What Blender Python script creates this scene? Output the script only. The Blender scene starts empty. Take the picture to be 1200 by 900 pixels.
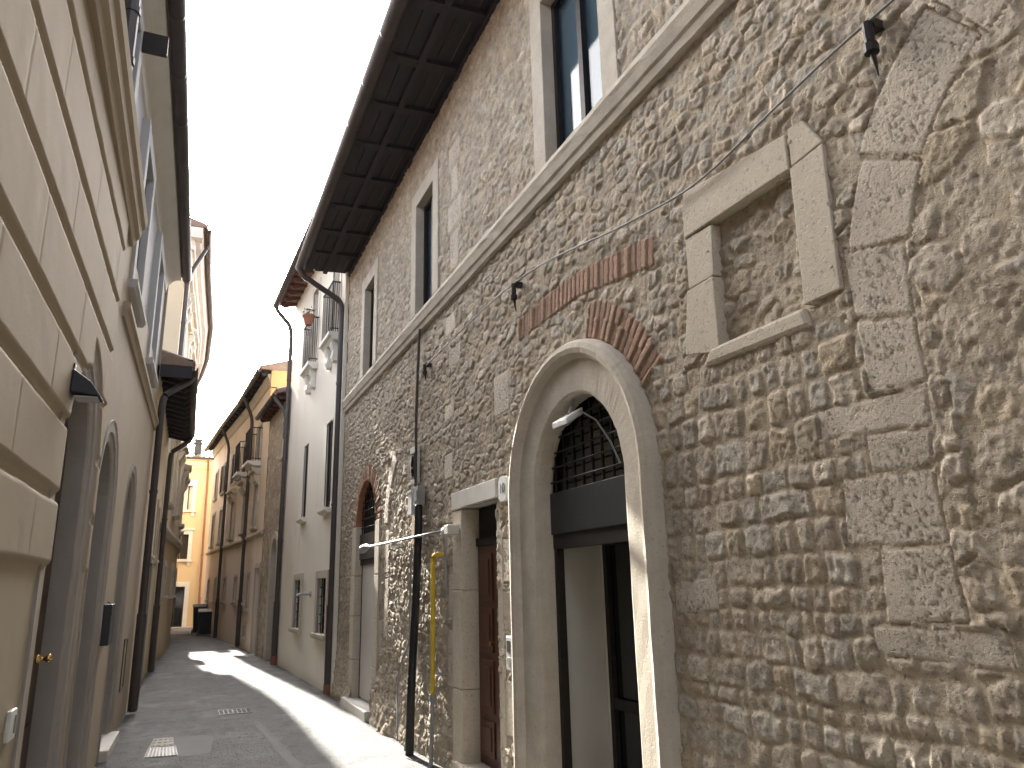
import bpy, math, random
import numpy as np
from mathutils import Matrix, Vector
random.seed(7); RNG = np.random.default_rng(11)
C = bpy.context.scene.collection
S = bpy.context.scene
R = math.radians

# ------------------------------------------------------------------ camera, sky, sun, exposure
cam = bpy.data.objects.new('camera', bpy.data.cameras.new('camera')); C.objects.link(cam)
CM = [[0.9193073963951799, -0.08009195196021611, -0.38530402303157685],
      [-0.39284885910147754, -0.24477505836322833, -0.8864281948956416],
      [-0.02331705032337808, 0.9662662417959558, -0.25648755355715885]]
cam.matrix_world = Matrix.Translation((0, 0, 1.6)) @ Matrix(CM).to_4x4()
cam.data.sensor_width = 36; cam.data.lens = 26.4; cam.data.clip_start = 0.05; cam.data.clip_end = 2000
S.camera = cam
SUN = Vector((-0.065, 1.0, 0.565)).normalized()
w = bpy.data.worlds.new('World'); S.world = w; w.use_nodes = True
nt = w.node_tree; bg = nt.nodes['Background']
sky = nt.nodes.new('ShaderNodeTexSky'); sky.sky_type = 'NISHITA'; sky.sun_disc = False
sky.sun_elevation = math.asin(SUN.z); sky.sun_rotation = math.atan2(SUN.x, SUN.y)
sky.air_density = 0.55; sky.dust_density = 6.0; sky.ozone_density = 1.0
hs = nt.nodes.new('ShaderNodeHueSaturation'); hs.inputs['Saturation'].default_value = 0.4   # thin white haze over the whole sky
nt.links.new(sky.outputs[0], hs.inputs['Color']); nt.links.new(hs.outputs[0], bg.inputs[0]); bg.inputs[1].default_value = 0.15
sl = bpy.data.lights.new('sun', 'SUN'); sl.energy = 3.3; sl.angle = R(0.5); sl.color = (1, 0.95, 0.86)
so = bpy.data.objects.new('sun', sl); C.objects.link(so)
so.rotation_euler = SUN.to_track_quat('Z', 'Y').to_euler()
S.view_settings.view_transform = 'Standard'; S.view_settings.look = 'None'
S.view_settings.gamma = 1; S.view_settings.exposure = 2.95
S.render.engine = 'CYCLES'
S.cycles.max_bounces = 8; S.cycles.diffuse_bounces = 5
try: S.cycles.use_denoising = True
except Exception: pass

# ------------------------------------------------------------------ materials
def _n(nt, t, **kw):
    n = nt.nodes.new(t)
    for k, v in kw.items():
        if k in n.inputs: n.inputs[k].default_value = v
        else: setattr(n, k, v)
    return n
def mat(name, col, rough=0.8, var=None, bump=None, metal=0.0, spec=0.35, stain=None, attr=None, pits=None, stretch=None, grain=None):
    """var=(scale, colour2, amount)  bump=(scale, strength)  stain=(scale, colour, lo, hi)  pits=(scale, threshold)"""
    m = bpy.data.materials.new(name); m.use_nodes = True
    t = m.node_tree; b = t.nodes['Principled BSDF']; L = t.links.new
    b.inputs['Roughness'].default_value = rough; b.inputs['Metallic'].default_value = metal
    b.inputs['Specular IOR Level'].default_value = spec
    tc = _n(t, 'ShaderNodeTexCoord'); vec = tc.outputs['Object']
    if stretch:
        mp = _n(t, 'ShaderNodeMapping'); mp.inputs['Scale'].default_value = stretch; L(vec, mp.inputs['Vector']); svec = mp.outputs[0]
    else: svec = vec
    if attr:
        a = _n(t, 'ShaderNodeAttribute'); a.attribute_name = attr; c = a.outputs['Color']
    else:
        rgb = _n(t, 'ShaderNodeRGB'); rgb.outputs[0].default_value = (*col, 1); c = rgb.outputs[0]
    def mix(c, fac, c2):
        mx = _n(t, 'ShaderNodeMix', data_type='RGBA')
        L(fac, mx.inputs[0]); L(c, mx.inputs[6])
        if isinstance(c2, tuple): mx.inputs[7].default_value = (*c2, 1)
        else: L(c2, mx.inputs[7])
        return mx.outputs[2]
    if var:
        n1 = _n(t, 'ShaderNodeTexNoise', Scale=var[0], Detail=6.0, Roughness=0.65); L(svec, n1.inputs['Vector'])
        r = _n(t, 'ShaderNodeMapRange'); r.inputs[1].default_value = 0.3; r.inputs[2].default_value = 0.7; r.inputs[4].default_value = var[2]
        L(n1.outputs[0], r.inputs[0]); c = mix(c, r.outputs[0], var[1])
    if stain:
        n2 = _n(t, 'ShaderNodeTexNoise', Scale=stain[0], Detail=8.0, Roughness=0.7, Distortion=0.4); L(svec, n2.inputs['Vector'])
        r = _n(t, 'ShaderNodeMapRange'); r.inputs[1].default_value = stain[2]; r.inputs[2].default_value = stain[3]; r.inputs[4].default_value = 0.8
        L(n2.outputs[0], r.inputs[0]); c = mix(c, r.outputs[0], stain[1])
    if grain:      # small dark holes and specks of the stone itself
        n4 = _n(t, 'ShaderNodeTexNoise', Scale=grain[0], Detail=4.0, Roughness=0.6); L(vec, n4.inputs['Vector'])
        r = _n(t, 'ShaderNodeMapRange'); r.inputs[1].default_value = grain[2]; r.inputs[2].default_value = grain[2] + .07; r.inputs[4].default_value = grain[3]
        L(n4.outputs[0], r.inputs[0]); c = mix(c, r.outputs[0], grain[1])
    h = None
    if bump:
        n3 = _n(t, 'ShaderNodeTexNoise', Scale=bump[0], Detail=8.0, Roughness=0.6); L(vec, n3.inputs['Vector']); h = n3.outputs[0]
    if pits:
        v = _n(t, 'ShaderNodeTexNoise', Scale=pits[0], Detail=3.0, Roughness=0.5); L(vec, v.inputs['Vector'])
        r = _n(t, 'ShaderNodeMapRange'); r.inputs[1].default_value = pits[1] - 0.04; r.inputs[2].default_value = pits[1] + 0.02
        r.inputs[3].default_value = 0.0; r.inputs[4].default_value = 1.0; L(v.outputs[0], r.inputs[0])
        if h:
            ad = _n(t, 'ShaderNodeMath', operation='ADD'); L(h, ad.inputs[0]); L(r.outputs[0], ad.inputs[1]); h = ad.outputs[0]
        else: h = r.outputs[0]
    if h:
        bp = _n(t, 'ShaderNodeBump'); bp.inputs['Strength'].default_value = bump[1] if bump else 0.4
        bp.inputs['Distance'].default_value = bump[2] if bump and len(bump) > 2 else 0.01
        L(h, bp.inputs['Height']); L(bp.outputs[0], b.inputs['Normal'])
    L(c, b.inputs['Base Color'])
    return m
M = {}
M['rubble'] = mat('rubble masonry', (.4, .35, .28), .92, var=(9, (.30, .245, .18), .30), bump=(80, .7, .007), pits=(60, .36), grain=(62, (.20, .165, .125), .57, .6), attr='stone_colour', spec=.2)
M['limestone'] = mat('dressed limestone', (.60, .545, .45), .88, var=(6, (.36, .31, .24), .55), bump=(90, .45, .006), pits=(45, .34), grain=(50, (.30, .26, .2), .61, .55), stain=(2.2, (.42, .365, .285), .52, .75), spec=.25)
M['palestone'] = mat('pale marble', (.62, .60, .55), .7, var=(7, (.48, .45, .39), .5), bump=(60, .3, .005), stain=(3, (.40, .36, .29), .58, .8))
M['travertine'] = mat('worn travertine', (.58, .52, .42), .9, var=(10, (.48, .42, .33), .6), bump=(60, .5, .006), pits=(50, .38), grain=(46, (.25, .21, .16), .58, .5), spec=.2)
M['brick'] = mat('old brick', (.36, .165, .10), .9, var=(14, (.24, .12, .08), .7), bump=(80, .5, .006), stain=(5, (.36, .27, .2), .55, .75), spec=.2)
M['ochre_plaster'] = mat('cream plaster', (.40, .34, .255), .9, var=(1.3, (.345, .29, .215), .6), bump=(45, .18, .006), stain=(.9, (.34, .285, .21), .57, .82), spec=.2, stretch=(1, 1, .6))
M['grey_plaster'] = mat('pale grey plaster', (.48, .475, .465), .88, var=(1.5, (.42, .415, .41), .6), bump=(40, .15, .005), spec=.2)
M['grey_stone'] = mat('grey peperino stone', (.36, .335, .305), .85, var=(5, (.29, .265, .24), .7), bump=(70, .3, .006), stain=(2, (.32, .29, .25), .55, .8), spec=.25)
M['white_plaster'] = mat('white plaster', (.82, .775, .68), .9, var=(1.2, (.745, .70, .605), .7), bump=(30, .22, .008), stain=(1.6, (.60, .56, .48), .56, .8), spec=.2, stretch=(1, 1, .35))
M['beige_plaster'] = mat('beige plaster', (.75, .65, .54), .92, var=(.9, (.68, .57, .46), .7), bump=(30, .25, .008), stain=(1.2, (.47, .38, .29), .55, .8), spec=.2, stretch=(1, 1, .5))
M['low_plaster'] = mat('sand plaster', (.56, .45, .30), .9, var=(1.1, (.47, .375, .25), .7), bump=(30, .2, .008), stain=(1.4, (.40, .32, .225), .56, .8), spec=.2, stretch=(1, 1, .5))
M['end_plaster'] = mat('light cream plaster', (.66, .56, .40), .9, var=(1.1, (.58, .49, .35), .6), bump=(30, .15, .006), spec=.2)
M['brown_plaster'] = mat('tan frieze plaster', (.42, .33, .21), .9, var=(2, (.36, .28, .18), .6), bump=(30, .15, .006), spec=.2)
M['yellow_plaster'] = mat('orange yellow plaster', (.66, .51, .31), .9, var=(.8, (.60, .45, .26), .6), bump=(30, .15, .006), stain=(.7, (.68, .58, .42), .6, .85), spec=.2)
M['orange_plaster'] = mat('orange plaster', (.72, .42, .2), .9, var=(1.5, (.62, .36, .17), .6), bump=(30, .15, .006), spec=.2)
M['white_trim'] = mat('white painted trim', (.70, .68, .62), .8, var=(3, (.58, .55, .49), .6), bump=(40, .12, .004), spec=.3)
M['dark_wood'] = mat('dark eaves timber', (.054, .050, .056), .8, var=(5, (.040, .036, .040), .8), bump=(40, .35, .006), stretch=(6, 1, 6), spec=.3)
M['red_wood'] = mat('red brown eaves timber', (.15, .08, .068), .8, var=(5, (.11, .06, .052), .8), bump=(40, .3, .006), spec=.3)
M['tile'] = mat('clay roof tile', (.30, .21, .16), .9, var=(6, (.20, .15, .12), .8), bump=(25, .4, .01), stain=(3, (.36, .32, .27), .55, .8))
M['gutter'] = mat('brown painted sheet metal', (.065, .056, .055), .45, var=(4, (.10, .085, .075), .6), bump=(30, .08, .003), metal=.3, spec=.5)
M['iron'] = mat('black wrought iron', (.025, .024, .024), .6, var=(20, (.06, .045, .035), .6), bump=(60, .3, .003), metal=.4)
M['panel'] = mat('dark grey sheet metal', (.05, .052, .056), .5, var=(3, (.065, .066, .07), .7), bump=(12, .06, .003), metal=.5, spec=.5)
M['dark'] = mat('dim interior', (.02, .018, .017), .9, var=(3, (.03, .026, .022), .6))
M['darkwin'] = mat('dark louvred shutter', (.03, .026, .024), .6, var=(6, (.045, .037, .03), .6), bump=(40, .2, .003))
M['mahogany'] = mat('red brown door wood', (.115, .045, .026), .45, var=(4, (.075, .03, .018), .8), bump=(30, .15, .003), stretch=(4, 4, .7), spec=.5)
M['doorwood'] = mat('dark brown door wood', (.06, .032, .022), .5, var=(4, (.04, .022, .016), .8), bump=(30, .15, .003), stretch=(4, 4, .7), spec=.4)
M['whitewash'] = mat('off white paint', (.62, .60, .55), .7, var=(2, (.52, .50, .45), .7), bump=(20, .1, .004))
M['white_plastic'] = mat('white plastic', (.72, .72, .70), .4, var=(8, (.62, .62, .58), .5), spec=.5)
M['grey_plastic'] = mat('grey plastic', (.28, .28, .275), .5, var=(8, (.2, .2, .19), .6), spec=.4)
M['black_rubber'] = mat('black rubber', (.018, .018, .019), .5, var=(15, (.03, .03, .03), .6), spec=.4)
M['steel'] = mat('galvanised steel', (.42, .42, .41), .6, var=(12, (.36, .36, .36), .7), bump=(40, .2, .002), metal=.7)
M['yellow_paint'] = mat('yellow gas paint', (.70, .50, .03), .5, var=(14, (.55, .38, .05), .5), bump=(60, .2, .002), spec=.45)
M['brass'] = mat('brass', (.75, .5, .18), .25, var=(20, (.55, .36, .12), .5), metal=1.0)
M['terracotta'] = mat('terracotta', (.27, .125, .08), .85, var=(10, (.21, .10, .07), .6), bump=(40, .2, .003))
M['leaf'] = mat('dry plant leaves', (.09, .10, .035), .7, var=(15, (.16, .12, .05), .7))
M['curtain'] = mat('white net curtain', (.72, .73, .74), .9, var=(6, (.60, .62, .64), .6), stretch=(1, 8, .4))
M['asphalt'] = mat('worn asphalt', (.135, .134, .13), .85, var=(1.4, (.085, .085, .085), .85), bump=(60, .9, .012), stain=(1.2, (.185, .182, .172), .50, .64), pits=(34, .42), grain=(5.5, (.062, .062, .063), .53, .55), spec=.35)
M['patch'] = mat('newer asphalt patch', (.075, .075, .075), .8, var=(3, (.105, .103, .10), .7), bump=(130, .6, .006), spec=.35)
M['paving'] = mat('pale stone paving', (.42, .39, .34), .85, var=(3, (.32, .30, .26), .7), bump=(30, .3, .006))
M['cover'] = mat('cast iron cover', (.20, .19, .175), .6, var=(10, (.13, .125, .12), .7), bump=(50, .3, .003), metal=.4)
M['black_plastic'] = mat('black plastic', (.022, .024, .028), .5, var=(6, (.035, .036, .04), .6), spec=.4)
M['glass_lens'] = mat('lamp lens', (.55, .56, .54), .15, var=(10, (.42, .42, .4), .6), spec=.6)
M['ink'] = mat('dark blue lettering', (.03, .04, .09), .6, var=(20, (.05, .06, .11), .5))
M['rust_plaster'] = mat('orange stained mortar', (.42, .24, .12), .95, var=(14, (.34, .25, .17), .8), bump=(50, .6, .01))
def glass_mat(name, tint, mixf):
    m = bpy.data.materials.new(name); m.use_nodes = True; t = m.node_tree; L = t.links.new
    b = t.nodes['Principled BSDF']; b.inputs['Base Color'].default_value = (*tint, 1); b.inputs['Roughness'].default_value = .04
    b.inputs['Specular IOR Level'].default_value = .8
    tr = _n(t, 'ShaderNodeBsdfTransparent'); tr.inputs[0].default_value = (.8, .87, .9, 1)
    mx = _n(t, 'ShaderNodeMixShader'); mx.inputs[0].default_value = mixf
    L(tr.outputs[0], mx.inputs[1]); L(b.outputs[0], mx.inputs[2]); L(mx.outputs[0], t.nodes['Material Output'].inputs[0])
    nz = _n(t, 'ShaderNodeTexNoise', Scale=1.5); bp = _n(t, 'ShaderNodeBump'); bp.inputs['Strength'].default_value = .05
    L(nz.outputs[0], bp.inputs['Height']); L(bp.outputs[0], b.inputs['Normal'])
    return m
M['glass'] = glass_mat('window glass', (.03, .05, .07), .28)
M['glassdark'] = glass_mat('dark window glass', (.015, .018, .02), .85)

# ------------------------------------------------------------------ object helpers
def tag(o, label=None, cat=None, group=None, kind=None):
    if label: o['label'] = label
    if cat: o['category'] = cat
    if group: o['group'] = group
    if kind: o['kind'] = kind
    return o
def thing(name, label, cat, loc, group=None):
    o = bpy.data.objects.new(name, None); C.objects.link(o); o.location = loc; o.empty_display_size = .2
    return tag(o, label, cat, group)
def origin(o):
    v = Vector((0, 0, 0))
    while o is not None: v = v + o.location; o = o.parent
    return np.array(v)
class MB:
    def __init__(s): s.v = []; s.f = []
    def add(s, vs, fs):
        n = len(s.v); s.v.extend([tuple(map(float, p)) for p in vs]); s.f.extend([tuple(i + n for i in f) for f in fs]); return s
    def hexa(s, p):       # 8 points: bottom 4 ccw, top 4
        return s.add(p, [(3, 2, 1, 0), (4, 5, 6, 7), (0, 1, 5, 4), (1, 2, 6, 5), (2, 3, 7, 6), (3, 0, 4, 7)])
    def box(s, x0, x1, y0, y1, z0, z1):
        return s.hexa([(x0, y0, z0), (x1, y0, z0), (x1, y1, z0), (x0, y1, z0), (x0, y0, z1), (x1, y0, z1), (x1, y1, z1), (x0, y1, z1)])
    def tube(s, pts, r, n=10, caps=True, rx=None):
        pts = [Vector(p) for p in pts]; rings = []
        for i, p in enumerate(pts):
            d = (pts[min(i + 1, len(pts) - 1)] - pts[max(i - 1, 0)]).normalized()
            a = Vector((0, 0, 1)) if abs(d.z) < .9 else Vector((1, 0, 0))
            u = d.cross(a).normalized(); v = d.cross(u)
            rr = r[i] if isinstance(r, (list, tuple)) else r
            rings.append([p + (u * math.cos(2 * math.pi * k / n) + v * math.sin(2 * math.pi * k / n)) * rr for k in range(n)])
        vs = [q for g in rings for q in g]; fs = []
        for i in range(len(pts) - 1):
            for k in range(n):
                fs.append((i * n + k, i * n + (k + 1) % n, (i + 1) * n + (k + 1) % n, (i + 1) * n + k))
        if caps: fs += [tuple(range(n))[::-1], tuple((len(pts) - 1) * n + k for k in range(n))]
        return s.add(vs, fs)
    def lathe(s, c, prof, n=16):
        c = Vector(c); vs = []; fs = []
        for r, z in prof:
            vs += [c + Vector((r * math.cos(2 * math.pi * k / n), r * math.sin(2 * math.pi * k / n), z)) for k in range(n)]
        for i in range(len(prof) - 1):
            for k in range(n): fs.append((i * n + k, i * n + (k + 1) % n, (i + 1) * n + (k + 1) % n, (i + 1) * n + k))
        fs += [tuple(range(n))[::-1], tuple((len(prof) - 1) * n + k for k in range(n))]
        return s.add(vs, fs)
    def sweep(s, rings, close=False):     # rings: list of equal-length point lists, joined
        n = len(rings[0]); vs = [p for g in rings for p in g]; fs = []
        for i in range(len(rings) - 1):
            for k in range(n if close else n - 1):
                fs.append((i * n + k, i * n + (k + 1) % n, (i + 1) * n + (k + 1) % n, (i + 1) * n + k))
        if close: fs += [tuple(range(n))[::-1], tuple((len(rings) - 1) * n + k for k in range(n))]
        return s.add(vs, fs)
    def build(s, name, m, parent=None, bevel=0, smooth=False, label=None):
        me = bpy.data.meshes.new(name); off = origin(parent) if parent else np.zeros(3)
        me.from_pydata([(a - off[0], b - off[1], c - off[2]) for a, b, c in s.v], [], s.f); me.materials.append(M[m] if isinstance(m, str) else m)
        if smooth: me.polygons.foreach_set('use_smooth', [True] * len(me.polygons))
        me.update(); o = bpy.data.objects.new(name, me); C.objects.link(o); o.parent = parent
        if bevel:
            b = o.modifiers.new('bevel', 'BEVEL'); b.width = bevel; b.segments = 2; b.limit_method = 'ANGLE'; b.angle_limit = R(40)
        if label: o['label'] = label
        return o

class Fac:                    # a facade: plan polyline x(y), sgn = direction of the street in x
    def __init__(s, pts, sgn): s.y = [p[0] for p in pts]; s.x = [p[1] for p in pts]; s.sgn = sgn
    def X(s, y):
        if len(s.y) == 2 or y < s.y[0] or y > s.y[-1]:
            i = 0 if y <= s.y[-1] else len(s.y) - 2
            return s.x[i] + (y - s.y[i]) * (s.x[i + 1] - s.x[i]) / (s.y[i + 1] - s.y[i])
        return float(np.interp(y, s.y, s.x))
    def P(s, y, z, d=0.0): return (s.X(y) + s.sgn * d, y, z)
    def box(s, mb, y0, y1, z0, z1, d0, d1):
        mb.hexa([s.P(y0, z0, d0), s.P(y0, z0, d1), s.P(y1, z0, d1), s.P(y1, z0, d0), s.P(y0, z1, d0), s.P(y0, z1, d1), s.P(y1, z1, d1), s.P(y1, z1, d0)])
    def run(s, mb, y0, y1, prof):   # prof: closed list of (d, z) swept along the facade
        ys = [y0] + [y for y in s.y if y0 < y < y1] + [y1]
        mb.sweep([[s.P(y, z, d) for d, z in prof] for y in ys], close=True)
    def wall(s, mb, y0, y1, z0, z1, holes=(), depth=.3):
        ys = sorted(set([y0, y1] + [y for y in s.y if y0 < y < y1] + [h[0] for h in holes] + [h[1] for h in holes]))
        zs = sorted(set([z0, z1] + [h[2] for h in holes] + [h[3] for h in holes]))
        for a, b in zip(ys, ys[1:]):
            for c, d in zip(zs, zs[1:]):
                ym, zm = (a + b) / 2, (c + d) / 2
                if any(h[0] < ym < h[1] and h[2] < zm < h[3] for h in holes): continue
                mb.add([s.P(a, c), s.P(b, c), s.P(b, d), s.P(a, d)], [(0, 1, 2, 3)])
        for a, b, c, d in holes:
            q = [(a, c), (b, c), (b, d), (a, d)]
            for i in range(4):
                (ya, za), (yb, zb) = q[i], q[(i + 1) % 4]
                mb.add([s.P(ya, za), s.P(yb, zb), s.P(yb, zb, -depth), s.P(ya, za, -depth)], [(0, 1, 2, 3)])
    def body(s, mb, y0, y1, z0, z1, back=6.0):
        a0, a1 = s.P(y0, z0), s.P(y0, z1); b0, b1 = s.P(y1, z0), s.P(y1, z1)
        xb = s.X(y0) - s.sgn * back
        mb.add([a0, a1, (xb, y0, z1), (xb, y0, z0)], [(0, 1, 2, 3)]); mb.add([b0, b1, (xb, y1, z1), (xb, y1, z0)], [(0, 1, 2, 3)])
        mb.add([(xb, y0, z0), (xb, y1, z0), (xb, y1, z1), (xb, y0, z1)], [(0, 1, 2, 3)])
    def roof(s, y0, y1, d_out, z_out, pitch, parent, back=6.0, name='roof', m='tile', tiles=True):
        """sloping tiled roof from the eave edge up to a ridge"""
        mb = MB(); th = .07
        ys = [y0] + [y for y in s.y if y0 < y < y1] + [y1]
        run = back + d_out; half = run / 2
        prof = [(d_out, z_out), (d_out, z_out + th), (d_out - half, z_out + th + pitch * half), (-back, z_out + th), (-back, z_out)]
        mb.sweep([[s.P(y, z, d) for d, z in prof] for y in ys], close=True)
        if tiles:      # barrel tiles, first courses, running down to the eave
            n = int((y1 - y0) / .2)
            for i in range(n):
                y = y0 + (i + .5) * (y1 - y0) / n; ring = []
                for d, dz in ((d_out + .03, 0), (d_out - half * .98, pitch * half)):
                    ring.append([s.P(y + .085 * math.cos(t), z_out + th + dz - .012 + .06 * math.sin(t), d) for t in np.linspace(0, math.pi, 6)])
                mb.sweep(ring)
        return mb.build(name, m, parent)
def gutter(fac, y0, y1, d, z, parent, r=.07, m='gutter'):
    mb = MB(); ys = [y0] + [y for y in fac.y if y0 < y < y1] + [y1]; rings = []
    for y in ys:
        o = [(d + r * math.cos(t), z + r * math.sin(t)) for t in np.linspace(math.pi, 2 * math.pi, 9)]
        i = [(d + (r - .008) * math.cos(t), z + (r - .008) * math.sin(t)) for t in np.linspace(2 * math.pi, math.pi, 9)]
        o = o[:-1] + [(d + r + .012, z + .004), (d + r + .008, z + .014)]
        rings.append([fac.P(y, zz, dd) for dd, zz in o + i])
    mb.sweep(rings, close=True)
    k = max(2, int((y1 - y0) / .8))
    for i in range(k):                              # straps
        y = y0 + (i + .5) * (y1 - y0) / k
        mb.sweep([[fac.P(yy, z + (r + .006) * math.sin(t), d + (r + .006) * math.cos(t)) for t in np.linspace(math.pi, 2 * math.pi + .3, 9)] for yy in (y - .014, y + .014)])
    return mb.build('gutter', m, parent, smooth=True)
def downpipe(pts, parent, r=.05, m='gutter', foot=True, name='downpipe'):
    P = [Vector(p) for p in pts]; out = [P[0]]
    for i in range(1, len(P) - 1):
        a, b, c = P[i - 1], P[i], P[i + 1]
        q = min(.12, (a - b).length * .4, (c - b).length * .4)
        p0 = b + (a - b).normalized() * q; p2 = b + (c - b).normalized() * q
        for t in (0, .25, .5, .75, 1): out.append(p0 * (1 - t) ** 2 + b * 2 * t * (1 - t) + p2 * t * t)
    out.append(P[-1]); mb = MB(); mb.tube(out, r, 12)
    a, b = P[-2], P[-1]                            # collars on the long run
    k = max(2, int((a - b).length / 1.7))
    for i in range(k):
        c = a.lerp(b, (i + .6) / k); mb.tube([c + Vector((0, 0, .025)), c - Vector((0, 0, .025))], r + .009, 12)
    if foot: mb.tube([b + Vector((0, 0, min(1.3, (a - b).length * .3))), b + Vector((0, 0, .02))], r + .014, 12)
    return mb.build(name, m, parent, smooth=False)
def rafters(fac, ys, d_out, z_wall, z_out, wdt, hgt, parent, m, d_in=-.2, name='rafter'):
    for y in ys:
        mb = MB(); rings = []
        for d, z in ((d_in, z_wall + (z_wall - z_out) * (-d_in) / max(d_out, .01)), (d_out - .06, z_out + .02), (d_out, z_out + .02)):
            h = hgt if d < d_out else hgt * .55
            rings.append([fac.P(y - wdt / 2, z - h, d), fac.P(y + wdt / 2, z - h, d), fac.P(y + wdt / 2, z, d), fac.P(y - wdt / 2, z, d)])
        mb.sweep(rings, close=True); mb.build(name, m, parent)
def soffit(fac, y0, y1, d_out, z_wall, z_out, parent, m, th=.03):
    mb = MB(); n = int(d_out / .16) + 1            # boards laid along the eave
    ys = [y0] + [y for y in fac.y if y0 < y < y1] + [y1]
    for i in range(n):
        a, b = -.05 + (d_out + .05) * i / n, -.05 + (d_out + .05) * (i + 1) / n - .008
        za, zb = z_wall + (z_out - z_wall) * a / d_out, z_wall + (z_out - z_wall) * b / d_out
        mb.sweep([[fac.P(y, za, a), fac.P(y, zb, b), fac.P(y, zb + th, b), fac.P(y, za + th, a)] for y in ys], close=True)
    return mb.build('soffit', m, parent)
def arch_path(yc, r, zs, zb, n=40):
    """list of (y, z, ny, nz): up the near jamb, over, down the far jamb; n = outward"""
    p = [(yc - r, zb + (zs - zb) * t, -1, 0) for t in np.linspace(0, 1, 14)]
    p += [(yc - r * math.cos(a), zs + r * math.sin(a), -math.cos(a), math.sin(a)) for a in np.linspace(0, math.pi, n)[1:-1]]
    p += [(yc + r, zs + (zb - zs) * t, 1, 0) for t in np.linspace(0, 1, 14)]
    return p
def arch_band(fac, yc, r, zs, zb, prof, jitter=0.0, n=40, caps=False):
    mb = MB(); rings = []
    for y, z, a, b in arch_path(yc, r, zs, zb, n):
        rings.append([fac.P(y + a * o + random.gauss(0, jitter), z + b * o, d + random.gauss(0, jitter)) for o, d in prof])
    return mb.sweep(rings)
def arch_fill(fac, yc, r, zs, z0, d0, d1):   # solid plate filling an arch head from z0 upward
    mb = MB(); ys = [yc - r * math.cos(a) for a in np.linspace(0, math.pi, 25)]; zt = [zs + r * math.sin(a) for a in np.linspace(0, math.pi, 25)]
    poly = [(ys[0], z0)] + list(zip(ys, zt)) + [(ys[-1], z0)]
    n = len(poly); vs = [fac.P(y, z, d0) for y, z in poly] + [fac.P(y, z, d1) for y, z in poly]
    fs = [tuple(range(n)), tuple(range(2 * n - 1, n - 1, -1))] + [(i, (i + 1) % n, n + (i + 1) % n, n + i) for i in range(n)]
    return mb.add(vs, fs)
def window(fac, parent, y0, y1, z0, z1, fw=.14, proj=.03, reveal=.14, trim='white_trim', pane='glassdark', sill=.06, hood=0, sash='iron', bars=(1, 1), shutters=None, back='dark', head=None, deep=0):
    """stone surround (the part) with sill, sash and pane as its pieces; the opening is y0..y1, z0..z1"""
    mb = MB()
    fac.box(mb, y0 - fw, y0, z0, z1 + (head or fw), -.02 - deep, proj); fac.box(mb, y1, y1 + fw, z0, z1 + (head or fw), -.02 - deep, proj + .001)
    fac.box(mb, y0, y1, z1, z1 + (head or fw), -.02 - deep, proj - .002)
    if deep: fac.box(mb, y0, y1, z0 - .03, z0 - .001, -.02 - deep, -.025)
    if hood:
        fac.run(mb, y0 - fw - .05, y1 + fw + .05, [(0, z1 + fw + .1), (hood * .5, z1 + fw + .1), (hood * .6, z1 + fw + .16), (hood, z1 + fw + .2), (hood, z1 + fw + .26), (0, z1 + fw + .3)])
        for y in (y0 - fw + .06, y1 + fw - .06): fac.run(mb, y - .05, y + .05, [(0, z1 + fw - .2), (hood * .3, z1 + fw - .16), (hood * .75, z1 + fw + .02), (hood * .75, z1 + fw + .098), (0, z1 + fw + .098)])
    o = mb.build('window', trim, parent, bevel=.006)
    if sill:
        mb = MB(); fac.run(mb, y0 - fw - .04, y1 + fw + .04, [(-.02, z0 - .09), (proj + sill * .5, z0 - .09), (proj + sill, z0 - .045), (proj + sill, z0 - .004), (-.02, z0)])
        mb.build('sill', trim, o, bevel=.006)
    mb = MB(); t = .045; dd = -reveal
    fac.box(mb, y0, y0 + t, z0, z1, dd - .03, dd + .02); fac.box(mb, y1 - t, y1, z0, z1, dd - .03, dd + .02)
    fac.box(mb, y0 + t, y1 - t, z0, z0 + t, dd - .03, dd + .018); fac.box(mb, y0 + t, y1 - t, z1 - t, z1, dd - .03, dd + .018)
    for i in range(bars[0]):
        y = y0 + (y1 - y0) * (i + 1) / (bars[0] + 1); fac.box(mb, y - t * .7, y + t * .7, z0 + t, z1 - t, dd - .03, dd + .022)
    for i in range(bars[1]):
        z = z0 + (z1 - z0) * (i + 1) / (bars[1] + 1); fac.box(mb, y0 + t, y1 - t, z - .015, z + .015, dd - .025, dd + .012)
    mb.build('sash', sash, o)
    mb = MB(); fac.box(mb, y0 + .01, y1 - .01, z0 + .01, z1 - .01, dd - .012, dd - .006); mb.build('pane', pane, o)
    if back:
        mb = MB(); e_ = .05 if back == 'curtain' else .14; fac.box(mb, y0, y1, z0, z1, dd - e_ - .02, dd - e_); mb.build('curtain' if back == 'curtain' else 'shade', back, o)
    if shutters:
        for y in shutters:
            mb = MB(); wd = (y1 - y0) / 2
            a, b = (y0 - wd - .02, y0 - .02) if y < 0 else (y1 + .02, y1 + wd + .02)
            fac.box(mb, a, b, z0, z1, proj + .005, proj + .035)
            nsl = int((z1 - z0 - .1) / .06)
            for k in range(nsl): z = z0 + .06 + k * .06; fac.box(mb, a + .05, b - .05, z, z + .03, proj + .036, proj + .046)
            mb.build('shutter', 'darkwin', o)
    return o
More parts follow.
